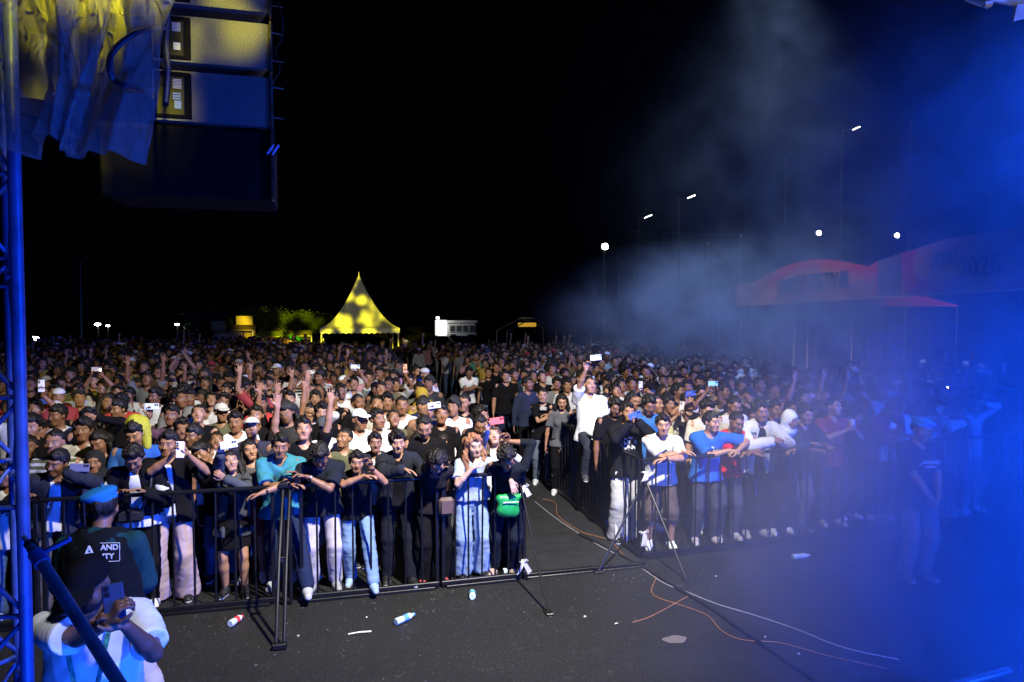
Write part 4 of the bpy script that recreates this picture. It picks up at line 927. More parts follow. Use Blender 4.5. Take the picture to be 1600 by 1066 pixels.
for i, (x, yt, y, lab) in enumerate([(1158, 368, 38, 'thin pole at the left end of the festival banner'), (1424, 190, 32, 'tall thin pole rising right of the highest street lamp'), (1228, 250, 40, 'faint thin pole left of the highest street lamp'), (1107, 380, 48, 'short thin pole right of the middle street lamp'), (125, 412, 60, 'thin bare pole standing far left behind the crowd'), (966, 400, 52, 'faint pole right of the leftmost floodlight')]):
    p = Yp(x, yt, y); e = empty('thin_pole', (p[0], y, 0), 0, lab, 'pole'); MB().tube([(0, 0, 0), (0, 0, p[2])], [.07, .04], 7).obj('pole', GPOLE, e, True); MB().box((0, 0, p[2]), (.12, .12, .1), bev=.01).obj('pole_cap', POLEM, e)
# sports netting between tall poles
m, nt, b_ = newmat('green_netting'); tc = nd(nt, 'TexCoord'); wv = nd(nt, 'TexChecker')
b_.inputs['Base Color'].default_value = (.05, .12, .09, 1)
def net(px0, px1, y, z1, label):
    a, b = Yp(px0, 500, y), Yp(px1, 500, y); w = b[0] - a[0]; e = empty('sports_netting', (a[0], y, 0), 0, label, 'netting', 'sports nets beyond the crowd'); mb = MB(); n = int(w / .45)
    for i in range(n + 1): x = w * i / n; mb.add([(x - .006, 0, 2), (x + .006, 0, 2), (x + .006, 0, z1), (x - .006, 0, z1)], [(0, 1, 2, 3)])
    for k in range(int((z1 - 2) / .45)): z = 2 + k * .45; mb.add([(0, .01, z), (w, .01, z), (w, .01, z + .012), (0, .01, z + .012)], [(0, 1, 2, 3)])
    tag(mb.obj('net_mesh', MATS['green_netting'], e), kind='stuff'); MB().tube([(0, 0, z1), (w, 0, z1)], .02, 5).obj('top_rope', GPOLE, e, True)
net(985, 1160, 50, 9.5, 'tall green sports net under the middle street lamp'); net(1240, 1420, 36, 10.5, 'tall sports net under the highest street lamp')
# small far lamps at the left
LW = simple('far_lamp_glass', (1, 1, 1), .3, emit=30, noise=0)
for x, y_, r, lab in ((55, 530, .22, 'brightest far lamp at the left behind the truss tower'), (153, 508, .16, 'left one of two close far lamps over the left crowd'), (169, 510, .10, 'right one of two close far lamps over the left crowd'), (277, 508, .12, 'lone far lamp above the left crowd'), (110, 533, .06, 'dim orange far light right of the brightest one')):
    p = Yp(x, y_, 62); e = empty('far_lamp', (p[0], 62, 0), 0, lab, 'lamp', 'small lamps far behind the left crowd'); MB().tube([(0, 0, 0), (0, 0, p[2])], .05, 6).obj('pole', DARKW, e, True); MB().tube([(-r * 1.3, -.1, p[2] + .05), (0, -.12, p[2] + .05), (r * 1.3, -.1, p[2] + .05)], [r * .4, r * .75, r * .4], 10).obj('lens', LW if y_ < 533 or x < 100 else AMB, e, True)
# festival banner and red canopy
def banner_material():
    m, nt, b = newmat('banner_print'); L = nt.links.new
    tc = nd(nt, 'TexCoord'); sp = nd(nt, 'SeparateXYZ'); L(tc.outputs['UV'], sp.inputs[0]); X = sp.outputs[0]; Y = sp.outputs[1]
    c = mixc(nt, ell(nt, X, Y, .38, .05, .21, .72, .04), (.42, .03, .06), (.42, .22, .16))
    c = mixc(nt, ell(nt, X, Y, .10, .2, .09, .6, .04), c, (.42, .24, .20))
    c = mixc(nt, ell(nt, X, Y, .85, .62, .14, .62, .04), c, (.42, .30, .28))
    ring = mth(nt, 'MULTIPLY', ell(nt, X, Y, .985, .72, .05, .55, .05), 1.0); c = mixc(nt, ring, c, (.20, .25, .30))
    c = mixc(nt, mth(nt, 'MULTIPLY', mth(nt, 'GREATER_THAN', X, .61), mth(nt, 'LESS_THAN', X, .68)), c, (.10, .12, .16)); L(c, b.inputs['Base Color']); b.inputs['Roughness'].default_value = .7
    return m
A1 = D(1640, 348, 19.0); A0 = D(1640, 450, 19.0); B1 = D(1150, 424, 36.0); B0 = D(1150, 478, 36.0)
e = empty('festival_banner', (A0[0], A0[1], 0), 0, 'long printed festival banner with arched shapes over the stands at the right', 'banner'); o = Vector((A0[0], A0[1], 0)); v = []; f = []; uv = []
NB = 48
for i in range(NB + 1):
    t = i / NB; lo = Vector(B0).lerp(Vector(A0), t); hi = Vector(B1).lerp(Vector(A1), t); arch = .62 + .38 * max(0, math.sin(max(0, min(1, (t - .1) / .5)) * math.pi)) if t < .6 else .75 + .25 * min(1, (t - .6) / .2)
    for q in (lo, lo + (hi - lo) * arch): v.append(q - o)
    uv += [(t, 0), (t, arch)]
for i in range(NB): f.append((2 * i, 2 * i + 2, 2 * i + 3, 2 * i + 1))
me = py_mesh('banner_sheet', v, f); ul = me.uv_layers.new(name='UV')
for l in me.loops: ul.data[l.index].uv = uv[l.vertex_index]
ob = mobj('banner_sheet', me, banner_material(), e); sm = ob.modifiers.new('t', 'SOLIDIFY'); sm.thickness = .02
INK = simple('banner_ink', (.015, .03, .10), .7, noise=0); WINK = simple('white_print', (.8, .8, .85), .6, noise=0)
def text(body, size, mat, parent=None, name='lettering', ext=.002, font_bold=.0, align='CENTER'):
    c = bpy.data.curves.new(name, 'FONT'); c.body = body; c.size = size; c.extrude = ext; c.align_x = align; c.align_y = 'CENTER'; c.offset = font_bold
    t = bpy.data.objects.new('tmp', c); COL.objects.link(t); dg = bpy.context.evaluated_depsgraph_get(); me = bpy.data.meshes.new_from_object(t.evaluated_get(dg)); bpy.data.objects.remove(t); me.name = name
    me.materials.clear(); me.materials.append(mat); return mobj(name, me, None, parent)
ud = (Vector(A0) - Vector(B0)); ud.z = 0; ud.normalize(); ang = math.atan2(ud.y, ud.x)
def onban(t, v_, body, size, sx=.7, tilt=0):
    p = Vector(B0).lerp(Vector(A0), t) + (Vector(B1).lerp(Vector(A1), t) - Vector(B0).lerp(Vector(A0), t)) * v_ - o
    w = text(body, size, INK, e, font_bold=.02); w.matrix_local = Matrix.Translation(p + Vector((ud.y, -ud.x, 0)) * .06) @ Matrix.Rotation(ang, 4, 'Z') @ Matrix.Rotation(math.pi / 2, 4, 'X') @ Matrix.Rotation(tilt, 4, 'Z') @ Matrix.Diagonal((sx, 1, 1, 1))
SLP = math.atan2((A0 - B0)[2], np.linalg.norm((A0 - B0)[:2]))
onban(.375, .40, 'UMKOT FESTIVAL', 1.05, .62, .02); onban(.50, .42, '+', .9, .8); onban(.79, .62, '24 JULI', .62, .6, .1); onban(.87, .42, '2026', .9, .9, .06)
MB().tube([Vector(B0) - o, Vector(A0) - o], .04, 6).obj('bottom_tube', POLEM, e, True)
for t in (.02, .3, .62, .98):
    q = Vector(B0).lerp(Vector(A0), t) - o; MB().tube([(q.x + .2, q.y + .2, 0), (q.x + .2, q.y + .2, q.z + 1.2)], .06, 6).obj('post', GPOLE, e, True)
REDC = simple('red_canopy_cloth', (.55, .02, .04), .6, noise=.2)
def canopy(px0, px1, pyt, pyb, y, label):
    a, b = Yp(px0, pyb, y), Yp(px1, pyb, y); w = b[0] - a[0]; zb, zt = a[2], Yp(px0, pyt, y)[2]; e = empty('red_canopy', (a[0] + w / 2, y + 1.5, 0), 0, label, 'canopy', 'red canopies below the banner')
    MB().add([(-w / 2, -1.5, zb), (w / 2, -1.5, zb), (w / 2, 1.5, zb), (-w / 2, 1.5, zb), (-w / 4, 0, zt), (w / 4, 0, zt)], [(0, 1, 5, 4), (1, 2, 5), (2, 3, 4, 5), (3, 0, 4), (3, 2, 1, 0)]).obj('roof', REDC, e)
    for sx in (-1, 1):
        for sy in (-1, 1): MB().tube([(sx * w * .48, sy * 1.45, 0), (sx * w * .48, sy * 1.45, zb)], .04, 6).obj('leg', POLEM, e, True)
canopy(1330, 1500, 452, 478, 25, 'bright red canopy roof under the right half of the banner'); canopy(1200, 1420, 460, 482, 34, 'dim red canopy roof under the left half of the banner'); canopy(1105, 1165, 450, 470, 38, 'small red canopy roof at the left end of the banner')
# football goal on the field
for (x0, x1, yt, yy, lab) in ((1372, 1454, 504, 36, 'white football goal on the field at the right'), (1298, 1324, 523, 46, 'small far goal frame on the field')):
    a, b = Yp(x0, yt, yy), Yp(x1, yt, yy); w = b[0] - a[0]; e = empty('football_goal', (a[0], yy, 0), 0, lab, 'goal')
    for x in (0, w): MB().tube([(x, 0, 0), (x, 0, a[2])], .06, 8).obj('post', POLEM, e, True)
    MB().tube([(-.06, 0, a[2]), (w + .06, 0, a[2])], .06, 8).obj('crossbar', POLEM, e, True)
    for x in (0, w): MB().tube([(x, 0, a[2]), (x, 1.0, a[2] - .1), (x, 1.8, 0)], .03, 6).obj('back_stay', POLEM, e, True)
LTW = simple('perimeter_wall', (.30, .29, .24), .8, noise=.4, scale=2)
a, b = Yp(1295, 560, 50), Yp(1640, 560, 50); tag(MB().box(((a[0] + b[0]) / 2, 50, .6), (b[0] - a[0], .2, 1.2), bev=.02).obj('perimeter_wall', LTW), 'low pale wall at the far side of the sports field', 'wall')
for i, x in enumerate((1345, 1420, 1575)):
    p = Yp(x, 560, 30); leafy('dark_tree', p[0], 30, 1.4, 3.2, 2.6, 900, ['dark round tree left of the football goal', 'dark round tree in front of the football goal', 'dark round tree at the right edge under the banner'][i], 'tree', 'dark trees at the field', .15, 80 + i)
light('banner_fill', 'SPOT', (14.0, 25.0, 1.4), (20, 26, 5.2), 1500, (1.0, .62, .45), spot_size=R_(120), spot_blend=.6, shadow_soft_size=.03)  # unseen fill added behind the crowd to light the banner
light('canopy_fill', 'SPOT', (31.5, 23.9, 7.5), (24.5, 25.5, 3.4), 2500, (1.0, .85, .8), spot_size=R_(50), spot_blend=.6, shadow_soft_size=.03)  # fill added right of the frame to brighten the red canopy
# ------------------------------------------------------------------ people
SK = [(.27, .135, .072), (.22, .105, .055), (.34, .18, .105), (.17, .08, .042), (.25, .122, .066)]
BLK = (.007, .0065, .008); HB = (.010, .008, .007); WHT = (.56, .56, .57); CREAM = (.48, .44, .37); GREY = (.16, .16, .17); NAVY = (.015, .022, .055); DENIM = (.05, .09, .17); LDEN = (.16, .25, .42); BROWN = (.09, .055, .035)
def xf(px, py, y, hl, rz):                     # base x and scale that put a head (offset hl for scale 1) at a pixel
    s = 1.0; c, sn = math.cos(rz), math.sin(rz)
    for _ in range(6):
        hx, hy = hl[0] * c - hl[1] * sn, hl[0] * sn + hl[1] * c
        p = Yp(px, py, y + s * hy); s = float(np.clip(p[2] / hl[2], .84, 1.07))
    return p[0] - s * hx, s
PHC = {}
def phone_mesh():
    PHC['body'] = MB().box((0, 0, 0), (.074, .009, .155), bev=.004).mesh('case'); PHC['screen'] = MB().box((0, .0052, 0), (.066, .001, .146)).mesh('screen')
    PHC['lens'] = MB().tube([(0, -.0045, 0), (0, -.0075, 0)], .0085, 12).mesh('camera_lens', True); PHC['plate'] = MB().box((-.02, -.0055, .052), (.026, .003, .042), bev=.003).mesh('camera_plate')
phone_mesh()
SCR = simple('phone_screen', (.6, .7, 1.0), .2, emit=.8, noise=.3, scale=20); LENSM = simple('lens_glass', (.01, .01, .015), .1, noise=0); CASE = cloth_material('phone_case'); CASE.node_tree.nodes['Principled BSDF'].inputs['Roughness'].default_value = .3
FLASH = simple('phone_flash', (1, .93, .8), .3, emit=45, noise=0)
def phone(M, color, label, small=False, flash=False, s=1.0):
    e = empty('phone', (0, 0, 0), 0, label, 'phone', 'phones held up in the crowd'); e.matrix_world = M
    mobj('case', PHC['body'], CASE, e, color); mobj('screen', PHC['screen'], SCR, e); mobj('camera_plate', PHC['plate'], CASE, e, tuple(c * .6 for c in color))
    for z in (.063, .041): o = mobj('camera_lens', PHC['lens'], LENSM, e); o.location = (-.02, -.001, z)
    if flash: o = mobj('flash_light', PHC['lens'], FLASH, e); o.location = (.012, -.002, .06); o.scale = (1.6, 1, 1.6)
    return e
def mat4(R3, t, s=1.0):
    M = np.eye(4); M[:3, :3] = R3 * s; M[:3, 3] = t; return Matrix(M.tolist())
TAKEN = []
def dress(e, r, P, hres, ratio, seed):
    """P: top=(material, colour, sleeve, kw), jacket=..., legs=(kind, colour[, material]), shoes=colour|None, hair=(kind, colour), hat=(kind, colour)"""
    t = P['top']; mobj('shirt', shirt_mesh(r, t[2], h=hres * 1.1, ratio=ratio, seed=seed, **(t[3] if len(t) > 3 else {})), t[0], e, t[1])
    if 'jacket' in P: j = P['jacket']; mobj('jacket', shirt_mesh(r, j[1], h=hres * 1.1, ratio=ratio, fit=.020, open_front=True, seed=seed + 50, name='jacket', **(j[2] if len(j) > 2 else {})), j[3] if len(j) > 3 else CLOTH, e, j[0])
    l = P['legs']; mobj('skirt' if l[0] == 'skirt' else 'shorts' if l[0] == 'shorts' else 'trousers', pants_mesh(r, l[0], h=hres * 1.15, ratio=ratio, seed=seed), l[2] if len(l) > 2 else CLOTH, e, l[1])
    if P.get('shoes'):
        for sg in (-1, 1): mobj('shoe', shoe_mesh(r, sg, high=P.get('boots', 0)), SHOE, e, P['shoes'])
    if P.get('hair'): put_head_item('hair', hair(P['hair'][0]), r, HAIR, e, P['hair'][1] if len(P['hair']) > 1 else HB)
    if P.get('hat'): k = P['hat'][0]; put_head_item({'cap_back': 'cap', 'hijab': 'headscarf'}.get(k, k), hair(k), r, CLOTH, e, P['hat'][1])
def hero(px, py, y, label, skin=0, rz=0.0, rig=None, hands=None, hres=.0085, ratio=.28, mouth=0, jaw=1.0, s=None, name='person', **P):
    rig = dict(rig or {}); rzr = R_(rz); r0 = Rig(**{k: v for k, v in rig.items() if k not in ('hl', 'hr')})
    x, sc = xf(px, py, y, r0.head, rzr)
    if s: sc = s
    base = np.array([x, y, 0.0]); RZ = np.array(Matrix.Rotation(rzr, 3, 'Z'))
    for k, h in (hands or {}).items():
        h = dict(h)
        if 'px' in h:                              # a hand target at a pixel, on the plane y
            w = Yp(*h.pop('px')); h['to'] = RZ.T @ (w - base) / sc
        elif 'w' in h: d = h.pop('w'); w = np.array([x + d[0], d[1], d[2]]); h['to'] = RZ.T @ (w - base) / sc
        if 'el' in h: rig['el' if k == 'hl' else 'er'] = h.pop('el')
        rig[k] = h
    r = Rig(**rig); e = empty(name, base, rzr, label, 'person'); e.scale = (sc,) * 3
    body = mobj('body', body_mesh(r, hres, ratio, mouth=mouth, jaw=jaw), SKIN, e, SK[skin] if isinstance(skin, int) else skin)
    dress(e, r, P, hres, ratio, int(px)); TAKEN.append((x, y)); bpy.context.view_layer.update()
    return e, r, base, RZ, sc
def hworld(H, sg, f=.09, up=0.0):
    e, r, base, RZ, sc = H; w, d, n, t = r.frame(sg); return base + RZ @ ((w + d * f + n * .018) * sc)
def watch(H, sg, col=(.02, .02, .025), back=.03, name='wristwatch', rad=.031):
    e, r, base, RZ, sc = H; a, el, w = r.arm[sg]; u = Vector(w - el).normalized(); c = Vector(w) - u * back
    o = MB().tube([c - u * .009, c + u * .009], rad, 16, cap=False).obj(name, simple('strap_%d' % len(MATS), col, .5, noise=.1), e, True)
    o2 = MB().box(c - Vector((0, .03, 0)), (.03, .012, .03), bev=.004).obj('watch_face', LENSM, o) if name == 'wristwatch' else None
    return o
DN = dict(palm=(0, 0, -1), curl=14)
RY = 6.90                                       # the front rail of the left block
def rail(dx, dz=.05, dy=0.0, y=RY, **k): d = dict(w=(dx, y + dy, BH + dz), palm=(0, -.3, -1), curl=18); d.update(k); return d
def fold(c=0, y=RY, z=.06, w=.13, up=.0):       # forearms crossed on the rail
    return dict(hl=dict(w=(w + c, y - .02, BH + z + .03 + up), palm=(0, -.2, -1), dir=(1, -.12, -.05), curl=20, el=(-1, .3, -.3)), hr=dict(w=(-w + c, y - .07, BH + z - .03 + up), palm=(0, -.2, -1), dir=(-1, -.1, -.15), curl=25, el=(1, .3, -.3)))
# -- two men in the foreground and the guards
H = hero(136, 898, 3.62, 'man in white shirt, cap and mask filming with a phone in the bottom left foreground', (.10, .055, .04), rz=10, s=1.0, rig=dict(lean=5, fat=1.12, head=(-14, 24, 4), pelvis=(0, 0, -.02)),
     hands=dict(hl=dict(px=(170, 972, 3.2), palm=(1, .2, .2), dir=(.45, -.25, .85), curl=[48, 50, 52, 54], el=(-.45, .4, -1)), hr=dict(px=(196, 977, 3.24), palm=(-1, .1, .2), dir=(-.55, -.2, .8), curl=[48, 50, 52, 54], el=(.5, .5, -1))),
     hres=.0065, ratio=.4, top=(CLOTH, (.78, .78, .8), .8, dict(fit=.012, wide=1.12, hem=.72)), legs=('straight', (.05, .06, .09)), shoes=(.05, .05, .05), hat=('cap', (.006, .006, .009)))
e, r, base, RZ, sc = H
F = Field((-.12, -.16, -.16), (.12, .06, .04), .006); F.ell((0, -.024, -.05), (.066, .078, .068)); F.plane((0, -.09, -.018), (0, -.1, -1)); F.plane((0, .01, 0), (0, -1, 0)); F.noise(.003, 60, 2)
put_head_item('face_mask', F.mesh('mask', .5), r, CLOTH, e, (.012, .012, .02))
LANY = simple('lanyard_print', (.03, .28, .22), .6, noise=.9, scale=60)
T_ = r.T
for sx in (-1, 1):
    b = MB(); pts = curve([T_((sx * .065, -.04, 1.475)), T_((sx * .085, -.135, 1.42)), T_((sx * .06, -.215, 1.28)), T_((sx * .012, -.245, 1.04))], 6)
    for i in range(len(pts) - 1): p, q = pts[i], pts[i + 1]; b.add([p + Vector((-.011, 0, 0)), p + Vector((.011, -.003, 0)), q + Vector((.011, -.003, 0)), q + Vector((-.011, 0, 0))], [(0, 1, 2, 3)])
    b.obj('lanyard', LANY, e)
MB().box(T_((0, -.25, .97)), (.075, .006, .12), bev=.003).obj('pass_card', simple('pass_card', (.35, .38, .45), .3, noise=.5, scale=40), e)
pp = (hworld(H, -1, .1) + hworld(H, 1, .1)) / 2
phone(mat4(rot('Z', 4) @ rot('X', -6) @ rot('Y', -6), D(178, 944, np.dot(pp - (0, 0, CAM_H), _f)), 1.12), (.03, .045, .10), 'dark blue phone held upright by the masked man in the foreground')
H = hero(160, 795, 4.7, 'guard seen from behind in blue beret and dark vest reading AND ITY', 1, rz=172, rig=dict(fat=1.3, lean=2, fl=(-.46, .08), fr=(-.02, 0), head=(12, 0, 0)), hands=dict(hl=dict(to=(-.10, -.28, 1.02), palm=(1, 0, 0)), hr=dict(to=(.12, -.28, 1.05), palm=(-1, 0, 0))),
     hres=.0075, ratio=.35, top=(CLOTH, (.008, .035, .045), 1.92, dict(fit=.012)), jacket=((.006, .007, .009), .1, dict(strap=True, hem=.92, neck=.09)), legs=('straight', (.38, .33, .27)), shoes=(.03, .03, .03), hair=('crop',), hat=('beret', (.015, .14, .42)))
e, r, base, RZ, sc = H
VB = .182
M0 = mat4(rot('Z', 180) @ rot('X', 90), r.T((0, VB, 0)) * 0)
def backtext(body, x, z, size, yy=.222, nm='lettering'):
    t = text(body, size, WINK, e, nm, ext=.0015, font_bold=.001); t.matrix_local = mat4(rot('Z', 180) @ rot('X', 90), r.T((x, yy, z))); return t
backtext('A', -.028, 1.395, .10, .207); backtext('AND', -.142, 1.42, .046, .207); backtext('ITY', -.135, 1.367, .046, .209)
b = MB()
for (x0, z0, x1, z1) in ((-.20, 1.447, -.09, 1.449), (-.20, 1.338, -.11, 1.337), (-.20, 1.338, -.20, 1.447)): b.tube([r.T((x0, .209, z0)), r.T((x1, .209, z1))], .0016, 5)
b.obj('badge_frame', WINK, e)
H = hero(1441, 673, 5.95, 'guard in blue beret and dark shirt standing hands clasped inside the blue smoke', 0, rz=-8, rig=dict(fat=1.1, lean=1, head=(8, 8, 0)), hands=dict(hl=dict(to=(.02, -.27, .83), palm=(.6, .8, 0), dir=(.5, -.2, -1), curl=30, el=(-1, .4, 0)), hr=dict(to=(.03, -.29, .86), palm=(-.6, .8, 0), dir=(-.5, -.25, -1), curl=30, el=(1, .4, 0))),
     top=(CLOTH, (.012, .016, .035), .8, dict(fit=.014)), legs=('straight', (.14, .12, .12)), shoes=(.05, .05, .05), hair=('crop',), hat=('beret', (.02, .28, .55)))
e, r, base, RZ, sc = H
for body, x, z, sz in (('HIGHLAND', .015, 1.285, .038), ('SECURITY', .015, 1.24, .03), ('(', -.105, 1.275, .05)):
    t = text(body, sz, WINK, e, ext=.0015, font_bold=.001); t.matrix_local = mat4(rot('X', 90), r.T((x, -.178, z)))
MB().tube([r.T((-.06, -.178, 1.312)), r.T((.11, -.178, 1.312))], .002, 5).obj('badge_line', WINK, e)
# -- front row of the left block
T1 = dict(hres=.009)
hero(12, 745, 7.2, 'man in white graphic shirt and jeans half hidden behind the truss tower', 1, rig=dict(head=(-15, 0, 0)), top=(PRINTD, WHT, .7), legs=('straight', DENIM), shoes=WHT, hair=('short',))
H = hero(89, 724, 7.22, 'man in open dark jacket over white shirt leaning toward a held phone at left', 1, rz=12, rig=dict(lean=22, side=6, head=(-30, 8, 6)), hands=dict(hr=dict(px=(104, 738, 6.85), palm=(.2, .8, 0), dir=(.9, -.2, .1), curl=45, el=(1, .2, -.6)), hl=rail(-.12)),
     top=(PRINT, WHT, .7, dict(hem=.86)), jacket=((.02, .022, .03), 1.9), legs=('straight', (.10, .09, .08)), shoes=BLK, hair=('short',), **T1)
phone(mat4(rot('Z', 8) @ rot('Y', 96), Yp(124, 731, 6.84), 1.0), (.16, .16, .24), 'phone in patterned case held sideways by the man in the open dark jacket')
hero(147, 722, 7.35, 'woman in black headscarf and glasses standing left behind the blue beret', 4, rig=dict(fem=True, lean=4, head=(8, 4, 0)), top=(CLOTH, (.03, .03, .12), 1.9), legs=('skirt', BLK), shoes=BLK, hat=('hijab', (.018, .018, .024)), **T1)
H = hero(209, 716, 7.2, 'man looking down in black varsity jacket with a small crossbody bag', 1, rz=4, rig=dict(lean=16, head=(0, 34, 0)), hands=dict(hl=rail(-.1, .03), hr=rail(.12, .03)), top=(CLOTH, WHT, .7, dict(hem=.84)), jacket=(BLK, 1.9, dict(hem=.95)), legs=('straight', BLK), shoes=WHT, hair=('quiff',), **T1)
e, r, base, RZ, sc = H
MB().box(r.T((-.05, -.19, 1.03)), (.24, .07, .13), bev=.03).obj('crossbody_bag', simple('bag_nylon', (.012, .012, .014), .5), e, True)
MB().tube([r.T((.05, -.20, 1.08)), r.T((.14, -.17, 1.3)), r.T((.15, -.02, 1.45))], .012, 6).obj('bag_strap', MATS['bag_nylon'], e, True)
H = hero(263, 694, 7.3, 'man in open black shirt and mauve trousers filming with a white phone', 0, rz=0, rig=dict(lean=6, head=(-8, 2, 4), fl=(-.13, -.02), fr=(.14, 0)), hands=dict(hl=dict(px=(268, 713, 6.93), palm=(.7, -.2, 0), dir=(.35, -.15, .9), curl=35, el=(-.8, -.1, -.7)), hr=dict(px=(296, 713, 6.95), palm=(-.8, -.2, 0), dir=(-.35, -.1, .9), curl=35, el=(.9, -.1, -.7))),
     top=(CLOTH, WHT, .6, dict(hem=.88)), jacket=(BLK, .95, dict(wide=1.05)), legs=('wide', (.36, .27, .28)), shoes=BLK, hair=('short',), **T1)
phone(mat4(rot('Z', -3) @ rot('Y', 2), Yp(281, 703, 6.88), 1.0), (.80, .74, .74), 'white phone held upright by the man in mauve trousers')
hero(316, 708, 7.75, 'laughing man in black tank top leaning on the shoulder of the filming man', 0, rig=dict(lean=8, side=-14, head=(-18, 6, -14)), mouth=1, top=(CLOTH, BLK, .12, dict(neck=.1)), legs=('straight', DENIM), shoes=BLK, hair=('curtain',), **T1)
H = hero(360, 722, 7.28, 'woman in grey denim jacket and boots lifting a white phone sideways', 2, rig=dict(fem=True, lean=4, head=(16, -16, -8), fl=(-.1, 0), fr=(.12, -.05)), hands=dict(hl=dict(px=(345, 706, 6.92), palm=(.3, -1, 0), dir=(.1, -.1, 1), curl=38, el=(-.6, 0, -.8)), hr=dict(px=(352, 748, 7.0), palm=(-.2, .9, 0), dir=(-.5, -.3, .5), curl=30, el=(1, 0, -.6))), mouth=.4,
     top=(CLOTH, BLK, .6), jacket=((.055, .06, .07), 1.9, dict(hem=.74)), legs=('skirt', BLK), shoes=BLK, boots=.3, hair=('long',), **T1)
phone(mat4(rot('Y', 82) @ rot('Z', 0), Yp(357, 695, 6.88), 1.0), (.72, .78, .92), 'white phone held sideways by the woman in the grey jacket'); watch(H, -1, (.5, .38, .1))
hero(390, 704, 7.62, 'woman with long black hair and open mouth beside the teal shirt, red skirt', 2, rig=dict(fem=True, lean=2, head=(18, -8, -10)), mouth=.7, top=(CLOTH, (.09, .08, .08), .3, dict(neck=.09)), legs=('skirt', (.45, .02, .03)), shoes=WHT, hair=('long',), **T1)
H = hero(438, 697, 7.28, 'man in teal shirt leaning with crossed arms on the front rail', 1, rz=-4, rig=dict(lean=17, head=(10, 6, 4), fat=1.12, fl=(-.12, .1), fr=(.30, -.42), kneer=(.2, -1, 0)), hands=fold(-.03, z=.0), top=(PRINTD, (.04, .19, .25), .85, dict(fit=.012, hem=.80)), legs=('straight', NAVY), shoes=(.35, .36, .4), hair=('short',), hres=.008, ratio=.32)
watch(H, 1, (.02, .02, .02), .06)
H = hero(500, 712, 7.22, 'man in black shirt and white jeans with his head bowed low', 3, rig=dict(lean=26, head=(0, 42, 0), fat=1.05, fl=(-.10, 0), fr=(.14, 0)), hands=dict(hl=rail(-.2, .1, el=(-.6, 0, -1), dir=(-.6, -.5, .6)), hr=dict(w=(-.12, RY - .06, BH + .1), palm=(-.2, -.5, -1), dir=(-.9, -.1, .3), curl=25, el=(1, -.1, -.8))), top=(CLOTH, (.012, .014, .02), .8, dict(fit=.01)), legs=('straight', (.44, .41, .45)), shoes=(.25, .25, .26), hair=('quiff',), **T1)
watch(H, 1, (.3, .3, .3), .03)
H = hero(557, 722, 7.26, 'man in black polo and pale blue jeans grinning over crossed arms on the rail', 0, rz=-3, rig=dict(lean=24, head=(6, 2, 3), fl=(-.08, .02), fr=(.20, -.42), kneer=(.1, -1, 0)), mouth=.6, hands=dict(hl=dict(w=(.06, RY - .06, BH + .08), palm=(0, -.2, -1), dir=(1, -.1, 0), curl=20, el=(-1, .2, -.4)), hr=dict(w=(.13, RY - .07, BH + .16), palm=(-.3, -.6, .1), dir=(-.5, -.1, .85), curl=22, el=(1, 0, -1))),
     top=(CLOTH, (.008, .009, .013), .7), legs=('straight', LDEN), shoes=(.25, .36, .6), hair=('short',), hres=.008, ratio=.32)
watch(H, 1, (.02, .02, .02))
H = hero(621, 691, 7.34, 'smiling man with curtain hair in black jacket and black trousers', 2, rz=0, rig=dict(lean=12, head=(4, 4, -4), fl=(-.12, -.1), fr=(.13, -.3)), mouth=.2, hands=dict(hl=dict(w=(.03, RY - .03, BH + .12), palm=(0, -.5, -1), dir=(.7, -.3, -.2), curl=14, el=(-1, .2, -.5)), hr=rail(.32, .03, el=(.6, .4, -1))), top=(CLOTH, BLK, .6, dict(neck=.09)), jacket=((.016, .018, .026), 1.85, dict(wide=1.05)), legs=('straight', (.010, .011, .016)), shoes=BLK, hair=('curtain',), hres=.008, ratio=.32)
H = hero(586, 692, 7.75, 'man in dark jacket over white shirt behind the grinning man in the black polo', 1, rz=-10, rig=dict(lean=8, head=(14, 0, 0)), mouth=.5, top=(CLOTH, WHT, .7), jacket=((.02, .02, .03), 1.9), legs=('straight', BLK), shoes=BLK, hair=('short',), **T1)
H = hero(538, 686, 7.8, 'man in profile with glasses and olive shirt gazing to the left', 0, rz=10, rig=dict(lean=0, head=(-48, -14, 0)), top=(CLOTH, (.10, .10, .06), .8), legs=('straight', BLK), shoes=BLK, hair=('crop',), **T1)
H = hero(683, 722, 7.12, 'person in black bowed over the rail with hair covering the face', 2, rig=dict(fem=True, lean=34, head=(0, 44, 0)), hands=dict(hl=rail(.05, .07), hr=rail(-.02, .12)), top=(CLOTH, (.014, .012, .014), .8), legs=('wide', BLK), shoes=(.3, .05, .05), hair=('bowl_long',), **T1)
MB().box((.12, -.26, .92), (.17, .08, .2), bev=.03).obj('brown_bag', simple('brown_leather', (.10, .06, .05), .6), H[0], True)
H = hero(741, 697, 7.18, 'woman with long auburn hair in light denim top and wide pale jeans', (.44, .28, .22), rz=3, rig=dict(fem=True, lean=16, head=(8, 4, -6), fat=1.15, fl=(-.10, 0), fr=(.13, 0)), mouth=.3, hands=dict(hl=dict(w=(-.04, RY - .05, BH + .10), palm=(.4, .8, 0), dir=(.5, .1, .6), curl=50, el=(-.7, -.1, -.9)), hr=dict(w=(.35, RY - .10, BH - .05), palm=(0, .6, -.4), dir=(.3, -.25, -1), curl=10, el=(.9, .1, -.2))),
     top=(CLOTH, (.30, .37, .47), .75, dict(hem=.93)), legs=('wide', (.23, .32, .48)), shoes=BLK, hair=('wavy', (.30, .14, .075)), hres=.008, ratio=.32)
watch(H, 1, (.02, .02, .02), .02, 'bracelet', .028)
